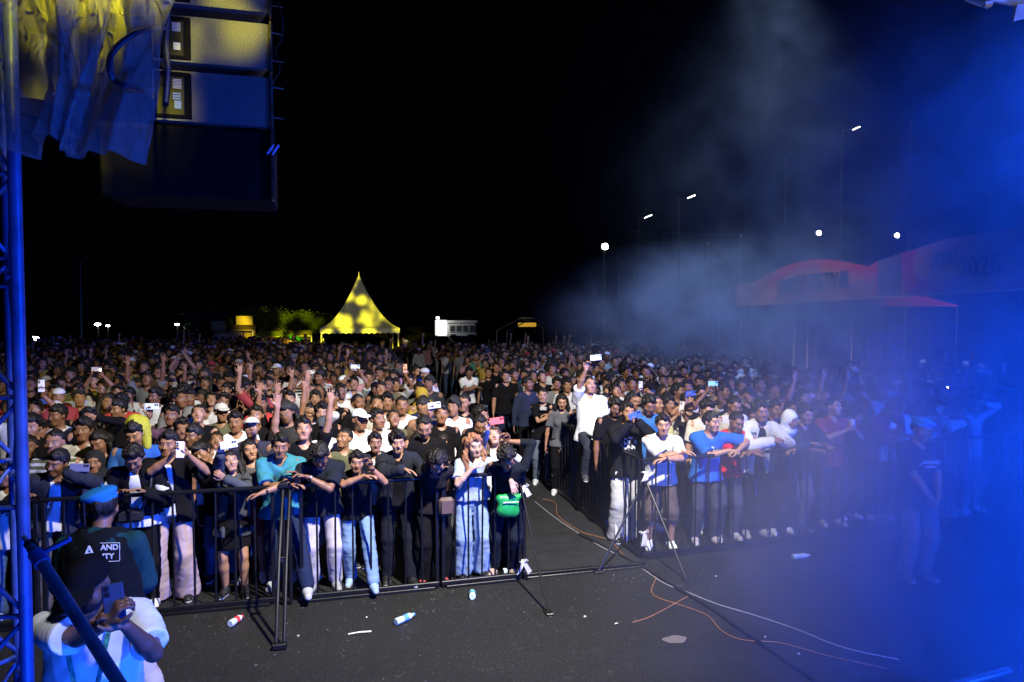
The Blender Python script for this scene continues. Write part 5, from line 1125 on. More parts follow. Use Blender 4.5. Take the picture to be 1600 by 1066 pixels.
hero(689, 692, 7.85, 'woman with pulled back hair tilting her face, phone at her chin', 2, rz=-8, rig=dict(fem=True, side=14, lean=4, head=(4, 6, 18)), mouth=.3, hands=dict(hr=dict(to=(.06, -.26, 1.40), palm=(-.6, .6, 0), dir=(-.3, -.2, .9), curl=35, el=(1, -.1, -.8))), top=(CLOTH, (.02, .02, .03), .3), legs=('slim', BLK), shoes=BLK, hair=('pony',), **T1)
hero(655, 690, 8.0, 'woman with a dark bob turned toward the woman beside her', 2, rz=-10, rig=dict(fem=True, lean=4, head=(38, 8, 0)), top=(CLOTH, BLK, .6), legs=('slim', BLK), shoes=BLK, hair=('bowl_long',), **T1)
H = hero(771, 682, 7.6, 'woman with open mouth lifting a coral phone over her head', (.38, .22, .15), rig=dict(fem=True, lean=0, head=(-6, -22, -8)), mouth=1.0, hands=dict(hl=dict(px=(762, 668, 7.2), palm=(.3, -1, 0), dir=(.3, 0, 1), curl=40, el=(-.8, 0, -.6)), hr=dict(px=(789, 700, 7.3), palm=(-.5, -.8, 0), dir=(-.2, 0, 1), curl=40, el=(.9, 0, -.8))), top=(STRIPE, (.6, .6, .62), 1.9), legs=('slim', BLK), shoes=BLK, hair=('wavy', (.09, .05, .035)), **T1)
phone(mat4(rot('Y', 84), Yp(776, 658, 7.1), 1.0), (.80, .13, .13), 'coral pink phone held sideways above the open mouthed woman')
H = hero(792, 716, 7.14, 'person in black doubled over the rail end with a green bag', 1, rz=-16, rig=dict(lean=36, head=(20, 36, -10), pelvis=(.05, 0, -.02)), hands=dict(hl=rail(-.1, .08), hr=dict(px=(795, 690, 6.95), palm=(-.3, -.8, 0), dir=(-.6, -.1, .7), curl=35, el=(1, 0, .2))), top=(CLOTH, (.010, .012, .016), 1.4), legs=('straight', (.010, .013, .022)), shoes=(.35, .25, .2), hair=('curly',), **T1)
GRB = simple('green_bag_nylon', (.01, .30, .07), .45, noise=.3, scale=9, bump=.5)
F = Field((-.2, -.15, -.22), (.2, .15, .2), .01); F.cap((-.06, 0, -.07), (.05, 0, -.09), .075, .065, .04, flat=((0, 1, 0), 1.5)); F.cap((-.10, 0, .06), (.10, 0, .07), .035, .03, .05); F.ell((0, 0, -.01), (.10, .05, .10), None, .04); F.noise(.010, 30, 4, (1, 1, .6))
e = empty('shoulder_bag', Yp(796, 787, 6.88), 0, 'bright green shoulder bag hanging over the barrier end', 'bag'); me = F.mesh('bag_body', .6); mobj('bag_body', me, GRB, e)
MB().tube([(.05, .0, .10), (.06, .03, .24), (.03, .1, .36)], .016, 6).obj('strap', GRB, e, True); MB().box((0, -.068, .03), (.17, .008, .012), bev=.002).obj('zip', PRN, e)
# -- right block front row, veiled progressively by smoke
RYR = 7.2
H = hero(981, 645, 7.85, 'man in black hoodie with white print and striped trousers filming by the corner', 0, rz=-6, rig=dict(lean=4, head=(4, -4, 0)), hands=dict(hl=dict(px=(985, 661, 7.5), palm=(.6, -.3, 0), dir=(.2, -.1, 1), curl=40, el=(-.7, -.2, -.8)), hr=dict(px=(996, 659, 7.5), palm=(-.8, -.3, 0), dir=(-.4, -.1, .9), curl=40, el=(.8, -.2, -.8))), top=(PRINT, (.010, .010, .013), 1.9, dict(fit=.015)), legs=('wide', (.42, .42, .42)), shoes=BLK, hair=('short',), **T1)
for sx in (-.155, -.02, .14): MB().box((sx, -.118, .46), (.03, .01, .86), bev=.003).obj('trouser_stripe', simple('stripe_white', (.75, .75, .78), .8) if 'stripe_white' not in MATS else MATS['stripe_white'], H[0])
phone(mat4(rot('Z', -10) @ rot('Y', 70), Yp(992, 649, 7.42), 1.0), (.05, .10, .35), 'blue phone with white lens rings in front of the hoodie man')
H = hero(1036, 664, 7.5, 'man in white shirt, dark shorts and white shoes leaning on the right rail', 2, rz=-16, rig=dict(lean=17, head=(-4, 2, 0), fl=(-.13, 0), fr=(.14, -.04)), hands=fold(-.03, 7.14), top=(PRINTD, (.55, .54, .52), .85, dict(fit=.008)), legs=('shorts', (.085, .065, .06)), shoes=(.8, .8, .8), hair=('short',), hres=.008, ratio=.32)
watch(H, 1, (.03, .03, .08))
H = hero(1112, 660, 7.55, 'man in blue shirt with both hands joined on the rail, face turned right', 2, rz=-10, rig=dict(lean=16, head=(30, 0, 0), fl=(-.13, 0), fr=(.12, 0)), hands=dict(hl=dict(w=(.12, 7.2, BH + .06), palm=(0, 0, -1), dir=(1, -.1, 0), curl=50, el=(-1, .1, -.5)), hr=dict(w=(.20, 7.18, BH + .04), palm=(-.2, 0, -1), dir=(-1, -.1, -.1), curl=50, el=(1, .1, .1))), top=(PRINT, (.02, .10, .36), .85, dict(fit=.014)), legs=('straight', (.045, .045, .06)), shoes=(.35, .3, .3), hair=('short',), hres=.008, ratio=.32)
H = hero(1151, 660, 7.62, 'man in red shirt looking down with arms folded beside the blue shirt', 3, rz=-6, rig=dict(lean=18, head=(6, 20, 6)), hands=dict(hl=rail(.1, .0, y=7.2, dir=(1, -.1, -.1), el=(-1, .2, -.3)), hr=rail(.05, .02, y=7.18, dir=(-1, -.1, -.1), el=(1, .2, -.3))), top=(PRINT, (.5, .015, .03), .85), legs=('straight', (.05, .055, .07)), shoes=(.3, .3, .3), hair=('crop',), **T1)
H = hero(1189, 643, 7.65, 'man in open white jacket clasping his hands over the rail', 1, rz=-6, rig=dict(lean=14, head=(-2, 6, -6)), mouth=.4, hands=dict(hl=dict(w=(-.05, 7.2, BH + .14), palm=(.4, 0, -1), dir=(.7, -.2, .3), curl=40, el=(-1, 0, -.8)), hr=dict(w=(.06, 7.2, BH + .14), palm=(-.4, 0, -1), dir=(-.7, -.2, .3), curl=40, el=(1, 0, -.8))), top=(CLOTH, BLK, .6), jacket=((.5, .5, .48), 1.9), legs=('straight', BLK), shoes=(.3, .3, .3), hair=('curly',), **T1)
hero(1211, 640, 8.1, 'man in black just right of and behind the white jacket', 1, rig=dict(lean=6, head=(4, 6, 0)), top=(CLOTH, BLK, .8), legs=('straight', BLK), shoes=BLK, hair=('short',), **T1)
H = hero(1235, 656, 7.65, 'woman in white headscarf and glasses bending over the rail', 4, rig=dict(fem=True, lean=16, head=(8, 14, 0)), hands=fold(0, 7.25), top=(CLOTH, (.02, .03, .06), 1.9), legs=('straight', BLK), shoes=WHT, hat=('hijab', (.66, .66, .62)), **T1)
H = hero(1260, 648, 7.7, 'man in dark shirt resting both fists on the rail behind thin smoke', 1, rig=dict(lean=14, head=(-4, 8, 0)), hands=dict(hl=rail(-.08, .0, y=7.22, curl=60), hr=rail(.1, .03, y=7.22, curl=60)), top=(CLOTH, (.02, .02, .03), .8), legs=('straight', (.12, .11, .12)), shoes=BLK, hair=('curly',), **T1)
H = hero(1303, 636, 7.8, 'man in maroon shirt holding a white cup before his chest', 2, rz=-6, rig=dict(lean=4, fat=1.1, head=(22, -4, 0)), hands=dict(hl=dict(to=(-.02, -.36, 1.33), palm=(1, 0, 0), dir=(.4, -.3, .8), curl=45, el=(-.8, -.1, -.8)), hr=dict(to=(.10, -.36, 1.32), palm=(-1, 0, 0), dir=(-.3, -.3, .8), curl=45, el=(.8, -.1, -.8))), top=(CLOTH, (.22, .03, .05), .85), legs=('straight', (.06, .05, .07)), shoes=(.4, .35, .3), hair=('crop',), **T1)
p = (hworld(H, -1) + hworld(H, 1)) / 2; e = empty('drink_cup', p - (0, 0, .03), 0, 'white cup between the hands of the man in the maroon shirt', 'cup'); MB().tube([(0, 0, 0), (0, 0, .11)], [.028, .038], 16).obj('cup_body', PAPER, e, True); MB().tube([(0, 0, .11), (0, 0, .116)], .04, 16).obj('lid', PRN, e, True)
hero(1336, 652, 8.0, 'dark haired man in black right beside the maroon shirt', 1, rig=dict(lean=10, head=(30, 4, 0)), top=(CLOTH, BLK, .8), legs=('straight', BLK), shoes=WHT, hair=('short',), **T1)
hero(1397, 640, 7.85, 'man in purple shirt over white looking down behind the right guard arm', 1, rz=0, rig=dict(lean=22, head=(-10, 24, 0)), hands=fold(-.1, 7.35), top=(CLOTH, WHT, .8), jacket=((.16, .03, .07), .9), legs=('straight', BLK), shoes=(.4, .3, .3), hair=('curtain',), **T1)
hero(1463, 636, 7.85, 'man in white jacket and dark cap right behind the right guard', 2, rig=dict(lean=6, head=(-4, -4, 0)), hands=fold(-.08, 7.4, up=.12), top=(CLOTH, (.2, .12, .14), .8), jacket=((.5, .46, .42), 1.9), legs=('straight', BLK), shoes=BLK, hair=('short',), hat=('cap', BLK), **T1)
hero(1426, 648, 8.1, 'black haired person half hidden behind the right guard beret', 1, rig=dict(lean=10, head=(10, 10, 0)), top=(CLOTH, BLK, .8), legs=('straight', BLK), shoes=BLK, hair=('short',), **T1)
# -- man in white seated on the aisle barrier, arm and phone high
H = hero(921, 590, 9.15, 'man in bright white shirt sitting up on the aisle barrier with a raised phone', 2, rz=-8, s=1.0, rig=dict(pelvis=(0, 0, .22), lean=-4, head=(14, -6, 0), fl=(-.12, -.30, .62), fr=(.16, -.34, .80), kneel=(0, -1, .3), kneer=(0, -1, .4)), hands=dict(hl=dict(px=(917, 573, 8.9), palm=(.2, -1, 0), dir=(.2, -.1, 1), curl=35, el=(-1, 0, -.2)), hr=dict(to=(.32, -.02, 1.02), palm=(0, 0, -1), dir=(.2, -.6, -.5))),
     top=(CLOTH, (.60, .60, .62), .78, dict(fit=.012)), legs=('straight', (.03, .035, .05)), shoes=(.05, .05, .06), hair=('crop',), hres=.008, ratio=.32)
phone(mat4(rot('Y', 86), Yp(931, 559, 8.86), 1.05), (.72, .78, .82), 'white phone held sideways high above the seated man in white')
H = hero(848, 618, 10.9, 'woman in black top with white collar leaning over the aisle rail', 2, rz=-12, rig=dict(fem=True, lean=12, head=(-6, 0, 0)), hands=dict(hl=dict(px=(862, 651, 10.6), palm=(0, 0, -1), dir=(1, -.2, 0), curl=20, el=(-1, 0, -.8)), hr=dict(px=(858, 648, 10.7), palm=(0, 0, -1), dir=(-1, 0, 0), curl=20, el=(1, .2, -.2))), top=(CLOTH, BLK, .75), legs=('slim', (.10, .12, .15)), shoes=WHT, hair=('pony',), **T1)
MB().box(H[1].T((0, -.13, 1.40)), (.12, .05, .06), bev=.01).obj('white_collar', TIE, H[0])
hero(878, 628, 10.2, 'woman in grey top looking down beside the white collared woman', 2, rz=-14, rig=dict(fem=True, lean=10, head=(0, 14, 0)), top=(CLOTH, (.10, .10, .11), .8), legs=('slim', BLK), shoes=WHT, hair=('long',), **T1)
H = hero(733, 582, 15.6, 'young man in white shirt leaning on the far aisle barrier', 1, rig=dict(lean=20, head=(0, 14, 0)), hands=fold(0, 15.2, z=.02), top=(CLOTH, (.78, .78, .8), .7), legs=('straight', BLK), shoes=BLK, hair=('short',), hres=.01)
print('heroes', time.time() - T_START)

for o in S.objects:
    if 'label' in o and len(str(o['label']).split()) > 16: print('LONG', len(str(o['label']).split()), o['label'])
# ------------------------------------------------------------------ the crowd behind: a library of poses, worn by individuals
LIB = []
def lib(key, fem=False, sleeve=.7, mouth=0, jaw=1.0, phone_=None, jacket=False, **rig):
    r = Rig(fem=fem, **rig); d = dict(key=key, fem=fem, rig=r, phone=phone_)
    d['body'] = body_mesh(r, .0125, .3, 'body', mouth, jaw); d['shirt'] = shirt_mesh(r, sleeve, h=.0135, ratio=.3, seed=len(LIB), hem=.84); LIB.append(d)
up = lambda x, y, z, **k: dict(dict(to=(x, y, z), palm=(0, -1, 0), dir=(0, -.1, 1), curl=8), **k)
lib('facing the stage', head=(0, 0, 0)); lib('looking left', head=(-32, 2, 3), mouth=.3); lib('looking right', head=(30, -2, -3), sleeve=1.9)
lib('face tipped up', head=(8, -18, 0), mouth=.7); lib('looking down', head=(-5, 24, 0), sleeve=.75); lib('head tilted', head=(10, 4, 16), lean=4, mouth=.4, jaw=1.08)
lib('facing the stage', fem=True, head=(-6, -2, 0), mouth=.3); lib('looking right', fem=True, head=(28, 0, 6), sleeve=1.9); lib('looking down', fem=True, head=(-12, 20, -6)); lib('looking left', fem=True, head=(-30, -6, 0), mouth=.6)
lib('arms folded', head=(6, 0, 0), hl=dict(to=(.14, -.24, 1.14), palm=(0, 1, 0), dir=(1, 0, .1)), hr=dict(to=(-.13, -.25, 1.10), palm=(0, 1, 0), dir=(-1, 0, .1)), el=(-1, 0, -1), er=(1, 0, -1))
lib('filming with a phone at eye level', head=(0, 2, 0), phone_=((0, -.36, 1.60), 'p'), hl=dict(to=(-.06, -.32, 1.47), palm=(1, 0, 0), dir=(.3, -.2, .9), curl=40), hr=dict(to=(.06, -.32, 1.47), palm=(-1, 0, 0), dir=(-.3, -.2, .9), curl=40), el=(-1, 0, -1), er=(1, 0, -1))
lib('filming sideways overhead', head=(0, -10, 0), phone_=((0, -.30, 1.93), 'l'), hl=dict(to=(-.10, -.27, 1.80), palm=(1, 0, 0), dir=(.3, -.1, .9), curl=35), hr=dict(to=(.10, -.27, 1.80), palm=(-1, 0, 0), dir=(-.3, -.1, .9), curl=35), el=(-1, -.2, -.4), er=(1, -.2, -.4))
lib('right arm waving high', head=(10, -10, 0), mouth=.9, hl=up(-.30, -.12, 1.86, curl=6, spread=1.6), el=(-1, 0, 0)); lib('left arm waving high', head=(-8, -8, 0), mouth=.8, sleeve=.65, hr=up(.26, -.15, 1.90, curl=10, spread=1.5), er=(1, 0, 0))
lib('both arms thrown up', head=(0, -12, 0), mouth=1.0, hl=up(-.26, -.14, 1.88, spread=1.5), hr=up(.28, -.1, 1.92, spread=1.5), el=(-1, 0, 0), er=(1, 0, 0))
lib('holding a phone high in one hand', head=(4, -8, 0), phone_=((.16, -.27, 1.93), 'p'), hr=up(.17, -.24, 1.80, curl=35, palm=(-.3, -1, 0)), er=(1, 0, -.2)); lib('holding a phone sideways in one hand', head=(-4, -6, 4), phone_=((-.14, -.33, 1.76), 'l'), hl=up(-.17, -.28, 1.64, curl=35, palm=(.3, -1, 0)), el=(-1, 0, -.6))
lib('holding a phone high', fem=True, head=(6, -10, 0), phone_=((.12, -.28, 1.84), 'p'), hr=up(.13, -.26, 1.71, curl=35), er=(1, 0, -.3)); lib('hands at the mouth', fem=True, head=(0, -4, 0), mouth=.8, hl=dict(to=(-.06, -.2, 1.42), palm=(.6, .8, 0), dir=(.3, 0, 1), curl=35), hr=dict(to=(.06, -.2, 1.42), palm=(-.6, .8, 0), dir=(-.3, 0, 1), curl=35), el=(-1, 0, -1), er=(1, 0, -1))
lib('clapping', head=(0, 0, -6), mouth=.6, hl=dict(to=(-.05, -.34, 1.36), palm=(1, 0, 0), dir=(.1, -.3, 1), curl=8), hr=dict(to=(.05, -.34, 1.36), palm=(-1, 0, 0), dir=(-.1, -.3, 1), curl=8), el=(-1, 0, -1), er=(1, 0, -1))
lib('hand on forehead', head=(14, 0, 0), hr=dict(to=(.12, -.13, 1.62), palm=(-.3, .8, 0), dir=(-.9, 0, .3), curl=12), er=(1, -.2, .2), sleeve=1.9); lib('pointing at the stage', head=(-10, -4, 0), mouth=.9, hl=dict(to=(-.25, -.48, 1.62), palm=(0, 0, -1), dir=(-.1, -1, .3), curl=[5, 60, 65, 65]), el=(-1, 0, -.6))
lib('facing the stage, jaw set', head=(-4, 4, -4), jaw=1.12, fat=1.15); lib('leaning forward', head=(0, 4, 4), lean=16, sleeve=1.9, mouth=.3)
print('library', time.time() - T_START)
BYKEY = {}
for i, d in enumerate(LIB): BYKEY.setdefault(d['key'], []).append(i)
LR = Rig(); LEGS = [pants_mesh(LR, k, h=.015, ratio=.3, seed=s) for k, s in (('straight', 3), ('wide', 5), ('slim', 7), ('shorts', 9))]; SHOES = [shoe_mesh(LR, s, .012, .4) for s in (-1, 1)]
def cloth_word(c, m):
    for nm, col in (('black', BLK), ('white', WHT), ('cream', CREAM), ('grey', GREY), ('navy', NAVY)):
        if col == c: base = nm; break
    else: base = {(.28, .03, .05): 'maroon', (.10, .10, .06): 'olive', (.03, .12, .35): 'blue', (.42, .05, .05): 'red', (.35, .24, .03): 'mustard', (.09, .055, .035): 'brown', (.30, .42, .55): 'pale blue', (.05, .16, .10): 'green', (.50, .25, .30): 'pink', (.35, .36, .38): 'light grey'}.get(c, 'dark')
    return base + {'cloth': '', 'printed_cloth': ' printed', 'dark_print_cloth': ' printed', 'striped_cloth': ' striped', 'plaid_cloth': ' plaid'}[m.name]
CCOL = [BLK] * 9 + [WHT] * 4 + [CREAM, GREY, GREY, NAVY, NAVY, (.28, .03, .05), (.10, .10, .06), (.03, .12, .35), (.42, .05, .05), (.35, .24, .03), BROWN, (.30, .42, .55), (.05, .16, .10), (.50, .25, .30), (.35, .36, .38)]
USED = set(); ROWN = ['second', 'third', 'fourth', 'fifth', 'sixth', 'seventh', 'eighth', 'ninth', 'tenth', 'eleventh', 'twelfth', 'thirteenth', 'fourteenth', 'fifteenth']
LM_L = [(60, 'left truss tower'), (150, 'masked man in white'), (210, 'varsity jacket man'), (265, 'mauve trousers man'), (360, 'grey jacket woman'), (438, 'teal shirt man'), (500, 'man in white jeans'), (557, 'black polo man'), (621, 'curtain haired man'), (741, 'auburn haired woman'), (800, 'green shoulder bag')]
LM_R = [(848, 'white collared woman'), (921, 'seated man in white'), (981, 'striped trousers man'), (1036, 'man in shorts'), (1108, 'blue shirt man'), (1151, 'red shirt man'), (1189, 'white jacket man'), (1235, 'white headscarf woman'), (1303, 'maroon shirt man'), (1397, 'purple shirt man'), (1450, 'right guard')]
PHN = [0]
def project(p):
    q = np.array(p) - (0, 0, CAM_H); dd = q @ _f; return 800 + FPX * (q @ _r) / dd, 533 - FPX * (q @ _u) / dd
CNT = [0]
def plabel(pn, who, cw, hw, row, order):
    for o_ in order[:5]:
        for t in (f"{pn} phone held by {who} in {cw}, {row} row behind {o_[1]}", f"{pn} phone, {who} in {cw}, {hw}, {row} row behind {o_[1]}"):
            if t not in USED and len(t.split()) <= 16: USED.add(t); return t
    return t
def person(x, y, s, rz, li, top, col, hairk, hairc, hat, skin, rng, first=None):
    d = LIB[li]; r = d['rig']; px, py = project((x, y, 1.6 * s)); LM = LM_L if x < 2.6 else LM_R
    order = sorted(LM, key=lambda t: abs(t[0] - px)); row = ROWN[min(int(max(0, y - 7.3) / .62), 13)]
    who = 'woman' if d['fem'] else 'man'; hw = {'cap': 'cap', 'cap_back': 'backwards cap', 'hijab': 'headscarf', 'hood': 'hood'}.get(hat[0]) if hat else {'long': 'long hair', 'wavy': 'wavy hair', 'bowl_long': 'bobbed hair', 'pony': 'tied hair', 'curly': 'curly hair', 'quiff': 'swept up hair', 'crop': 'cropped hair', 'curtain': 'parted hair', 'short': 'short hair'}[hairk]
    cw = cloth_word(col, top); lab = None
    for extra in ('', 'tall ' if s > 1 else 'short ', 'brown skinned ', 'lean '):
        for o_ in order[:4]:
            side = 'just left, ' if 0 else ''
            cand = f"{extra}{who} in {cw}, {hw}, {d['key']}, {row} row behind {o_[1]}"
            w = cand.split()
            if len(w) > 16: cand = f"{extra}{who} in {cw}, {hw}, {row} row behind {o_[1]}"
            if cand not in USED: lab = cand; break
        if lab: break
    if not lab: lab = cand; print('DUP', cand)
    USED.add(lab); CNT[0] += 1
    e = empty('person', (x, y, 0), rz, lab, 'person', 'people packed behind the barriers'); e.scale = (s,) * 3
    mobj('body', d['body'], SKIN, e, skin); mobj('shirt', d['shirt'], top, e, col)
    k = rng.choice((0, 0, 1, 2, 3)); mobj('shorts' if k == 3 else 'trousers', LEGS[k], CLOTH, e, rng.choice((BLK, BLK, NAVY, DENIM, GREY, LDEN)))
    sc_ = rng.choice((BLK, WHT, GREY))
    for m_ in SHOES: mobj('shoe', m_, SHOE, e, sc_)
    if hairk: put_head_item('hair', hair(hairk), r, HAIR, e, hairc)
    if hat: put_head_item({'cap_back': 'cap', 'hijab': 'headscarf'}.get(hat[0], hat[0]), hair(hat[0]), r, CLOTH, e, hat[1])
    if d['phone']:
        (c, o) = d['phone']; RZ = np.array(Matrix.Rotation(rz, 3, 'Z')); p = np.array([x, y, 0]) + RZ @ np.array(c) * s; pc, pn = rng.choice((((.75, .75, .78), 'white'), ((.03, .03, .035), 'black'), ((.35, .5, .6), 'pale blue'), ((.05, .09, .25), 'dark blue'), ((.6, .55, .5), 'cream')))
        if first: pc, pn = first
        fl = (not first) and rng.random() < .12
        phone(mat4(RZ @ (rot('Y', 88 + rng.uniform(-6, 6)) if o == 'l' else rot('Y', rng.uniform(-8, 8))), p), pc, plabel(pn, who, cw, hw, row, order), flash=fl)
    TAKEN.append((x, y)); return e
rng = random.Random(21)
def pick_head(fem, rng):
    if fem: return rng.choice(('long', 'long', 'pony', 'bowl_long', 'wavy')), None
    q = rng.random()
    if q < .07: return 'crop', ('cap', rng.choice((BLK, WHT, GREY, NAVY, (.45, .42, .38), (.3, .03, .04))))
    if q < .13: return 'crop', ('cap_back', rng.choice((BLK, WHT)))
    return rng.choice(('short', 'short', 'quiff', 'crop', 'curtain', 'curly', 'short')), None
# individuals one can pick out in the photo: px, py, key, female, colour, material, hair, hat, phone colour
def K(px, py, key, col=BLK, mat=None, hairk=None, hat=None, fem=False, ph=None, rz=0, skin=None):
    c = [i for i in BYKEY[key] if LIB[i]['fem'] == fem] or BYKEY[key]; li = c[0]; r = LIB[li]['rig']; rzr = R_(rz + rng.uniform(-6, 6))
    g = G(px, py, 1.60 * (.94 if fem else 1.0)); y = max(g[1] + .06, 7.42 if px < 850 else 7.75)
    for _ in range(14):
        x, s = xf(px, py, y, r.head, rzr)
        if all((x - a) ** 2 + (y - b) ** 2 > .105 for a, b in TAKEN): break
        y += .07
    if hairk is None: hairk = pick_head(fem, rng)[0]
    if hat and hat[0] in ('hijab', 'hood'): hairk = None
    person(x, y, s, rzr, li, mat or CLOTH, col, hairk, HB, hat, skin or rng.choice(SK), rng, first=ph)
LG = (.35, .36, .38)
for a in [
 (50, 668, 'facing the stage', BLK), (62, 672, 'facing the stage, jaw set', (.10, .10, .06), PLAID, 'short'), (85, 692, 'facing the stage', (.10, .10, .06), STRIPE, 'crop'), (130, 672, 'facing the stage', CREAM, None, 'curtain'), (44, 700, 'arms folded', BROWN, None, 'crop'),
 (122, 612, 'facing the stage', LG, None, 'short'), (95, 600, 'looking right', BLK), (50, 590, 'looking left', LG), (90, 650, 'looking left', WHT), (55, 640, 'holding a phone high in one hand', BLK, None, 'short', None, False, ((.85, .85, .88), 'white')),
 (168, 575, 'facing the stage', WHT), (142, 588, 'facing the stage', CREAM), (186, 598, 'facing the stage', WHT, STRIPE), (160, 605, 'filming sideways overhead', BLK), (138, 655, 'hand on forehead', BLK), (185, 640, 'looking left', BLK, None, 'short'), (212, 590, 'hands at the mouth', BLK, None, 'long', None, True),
 (155, 692, 'looking down', (.05, .05, .06), None, 'long', None, True), (128, 706, 'looking left', BLK, None, 'long', None, True), (268, 650, 'holding a phone sideways in one hand', (.10, .05, .10), None, 'short', None, False, ((.7, .8, .9), 'pale blue')), (310, 648, 'face tipped up', BLK, None, 'crop'), (297, 622, 'facing the stage', BLK, None, 'short'), (242, 620, 'looking left', WHT), (288, 612, 'arms folded', WHT), (330, 625, 'face tipped up', BLK, None, 'wavy', None, True),
 (302, 682, 'looking left', WHT, None, 'short'), (338, 690, 'face tipped up', (.35, .36, .38), None, 'pony'), (346, 645, 'looking right', (.10, .10, .06), None, 'crop', ('cap', (.5, .5, .5))), (368, 660, 'facing the stage, jaw set', (.74, .74, .76), PRINTD, 'short'), (393, 670, 'face tipped up', (.03, .03, .06), PRINT, 'crop', ('cap', (.62, .58, .54))),
 (357, 592, 'looking down', (.6, .6, .6), STRIPE, 'quiff'), (376, 612, 'clapping', BLK, None, 'short'), (320, 600, 'right arm waving high', BLK), (345, 600, 'hand on forehead', BLK), (400, 650, 'left arm waving high', BLK), (420, 600, 'right arm waving high', BLK), (408, 632, 'clapping', (.42, .05, .05)),
 (474, 672, 'both arms thrown up', BLK, None, 'short'), (506, 668, 'facing the stage', (.74, .74, .76), None, 'crop', ('cap', (.06, .065, .075))), (503, 645, 'facing the stage', BLK, None, 'curtain'), (487, 612, 'right arm waving high', WHT, None, 'crop'), (452, 625, 'left arm waving high', (.10, .10, .06)), (440, 645, 'both arms thrown up', BLK),
 (500, 590, 'looking down', WHT, PRINTD, 'short'), (532, 612, 'looking right', WHT, None, 'short'), (520, 622, 'looking left', BLK), (498, 612, 'face tipped up', BLK), (536, 598, 'looking left', (.62, .58, .5), None, 'crop', ('cap_back', (.7, .7, .7))), (562, 656, 'looking right', (.76, .76, .76), None, 'crop', ('cap', (.6, .6, .62))), (590, 655, 'looking right', WHT, None, 'short'),
 (560, 630, 'looking right', BLK), (553, 600, 'filming sideways overhead', (.3, .33, .36), PLAID, 'short', None, False, ((.75, .85, .85), 'white')), (589, 634, 'face tipped up', CREAM, None, 'crop'), (605, 628, 'facing the stage', (.62, .58, .5), None, 'curtain'), (608, 602, 'looking left', (.10, .10, .06)), (618, 602, 'holding a phone high in one hand', LG, None, 'short', None, False, ((.85, .42, .25), 'orange')), (628, 634, 'facing the stage', WHT, None, 'crop'),
 (615, 655, 'face tipped up', (.10, .10, .06)), (655, 610, 'filming with a phone at eye level', (.10, .10, .06), None, 'short', None, False, ((.85, .85, .86), 'white')), (640, 596, 'filming with a phone at eye level', BLK, None, 'short', None, False, ((.8, .8, .8), 'white')), (663, 668, 'looking down', BLK, None, 'crop'), (690, 648, 'holding a phone sideways in one hand', BLK, None, 'short'), (725, 630, 'looking left', BLK, None, 'crop'), (750, 665, 'looking down', BLK, None, 'crop'),
 (752, 650, 'looking right', BLK), (585, 575, 'facing the stage', (.1, .1, .1)), (600, 578, 'hand on forehead', (.10, .10, .06)), (560, 578, 'facing the stage', BROWN),
 (790, 588, 'facing the stage, jaw set', BLK, None, 'short'), (763, 583, 'facing the stage', BLK, None, 'pony', None, True), (775, 574, 'facing the stage', BLK, None, 'short'), (803, 586, 'looking right', (.02, .03, .05), None, 'short'), (825, 600, 'looking right', (.02, .025, .05), None, 'short'), (821, 580, 'hand on forehead', CREAM), (847, 590, 'face tipped up', BLK), (884, 598, 'looking down', BLK, None, 'long', None, True),
 (930, 577, 'looking right', (.5, .48, .42)), (948, 600, 'looking left', LG, STRIPE, 'curtain'), (962, 612, 'face tipped up', BLK, None, 'curtain'), (945, 628, 'looking left', BLK), (961, 636, 'looking down', BLK), (988, 628, 'hand on forehead', (.05, .10, .12)), (1015, 610, 'facing the stage', BLK, None, 'crop', ('cap', BLK)), (1035, 580, 'face tipped up', CREAM, None, 'crop'), (1025, 632, 'looking right', (.5, .46, .25), None, 'crop'), (1045, 632, 'filming with a phone at eye level', CREAM, None, 'curtain'),
 (995, 585, 'looking left', (.16, .08, .10)), (977, 582, 'looking right', BLK), (987, 600, 'filming with a phone at eye level', LG, None, 'short', None, False, ((.9, .9, .92), 'white')), (1035, 612, 'looking right', BLK, None, 'long', None, True), (1060, 612, 'looking right', BLK, None, 'quiff'), (1060, 595, 'face tipped up', BLK, None, 'crop', ('cap', BLK)), (1084, 590, 'facing the stage', BLK), (1076, 628, 'holding a phone sideways in one hand', BLK), (1098, 630, 'filming sideways overhead', (.35, .33, .25), None, 'short', None, False, ((.3, .6, .65), 'teal')),
 (1105, 640, 'looking down', CREAM, None, 'quiff'), (1148, 634, 'looking down', CREAM, None, 'crop'), (1130, 612, 'looking right', BLK), (1140, 600, 'face tipped up', LG), (1170, 618, 'facing the stage', BLK, None, 'crop', ('cap', NAVY)), (1112, 597, 'looking left', BROWN), (1210, 612, 'face tipped up', WHT), (1232, 617, 'hand on forehead', (.5, .25, .30)), (1200, 590, 'clapping', BLK), (1255, 622, 'both arms thrown up', BLK),
 (1290, 622, 'left arm waving high', BLK), (1345, 618, 'looking right', BLK), (1375, 612, 'facing the stage', WHT), (1405, 632, 'looking left', WHT), (1437, 606, 'filming with a phone at eye level', LG), (1450, 612, 'looking right', WHT), (1500, 640, 'looking down', BLK), (1520, 632, 'hand on forehead', (.3, .3, .33)), (1538, 600, 'holding a phone high in one hand', BLK)]:
    K(*a)
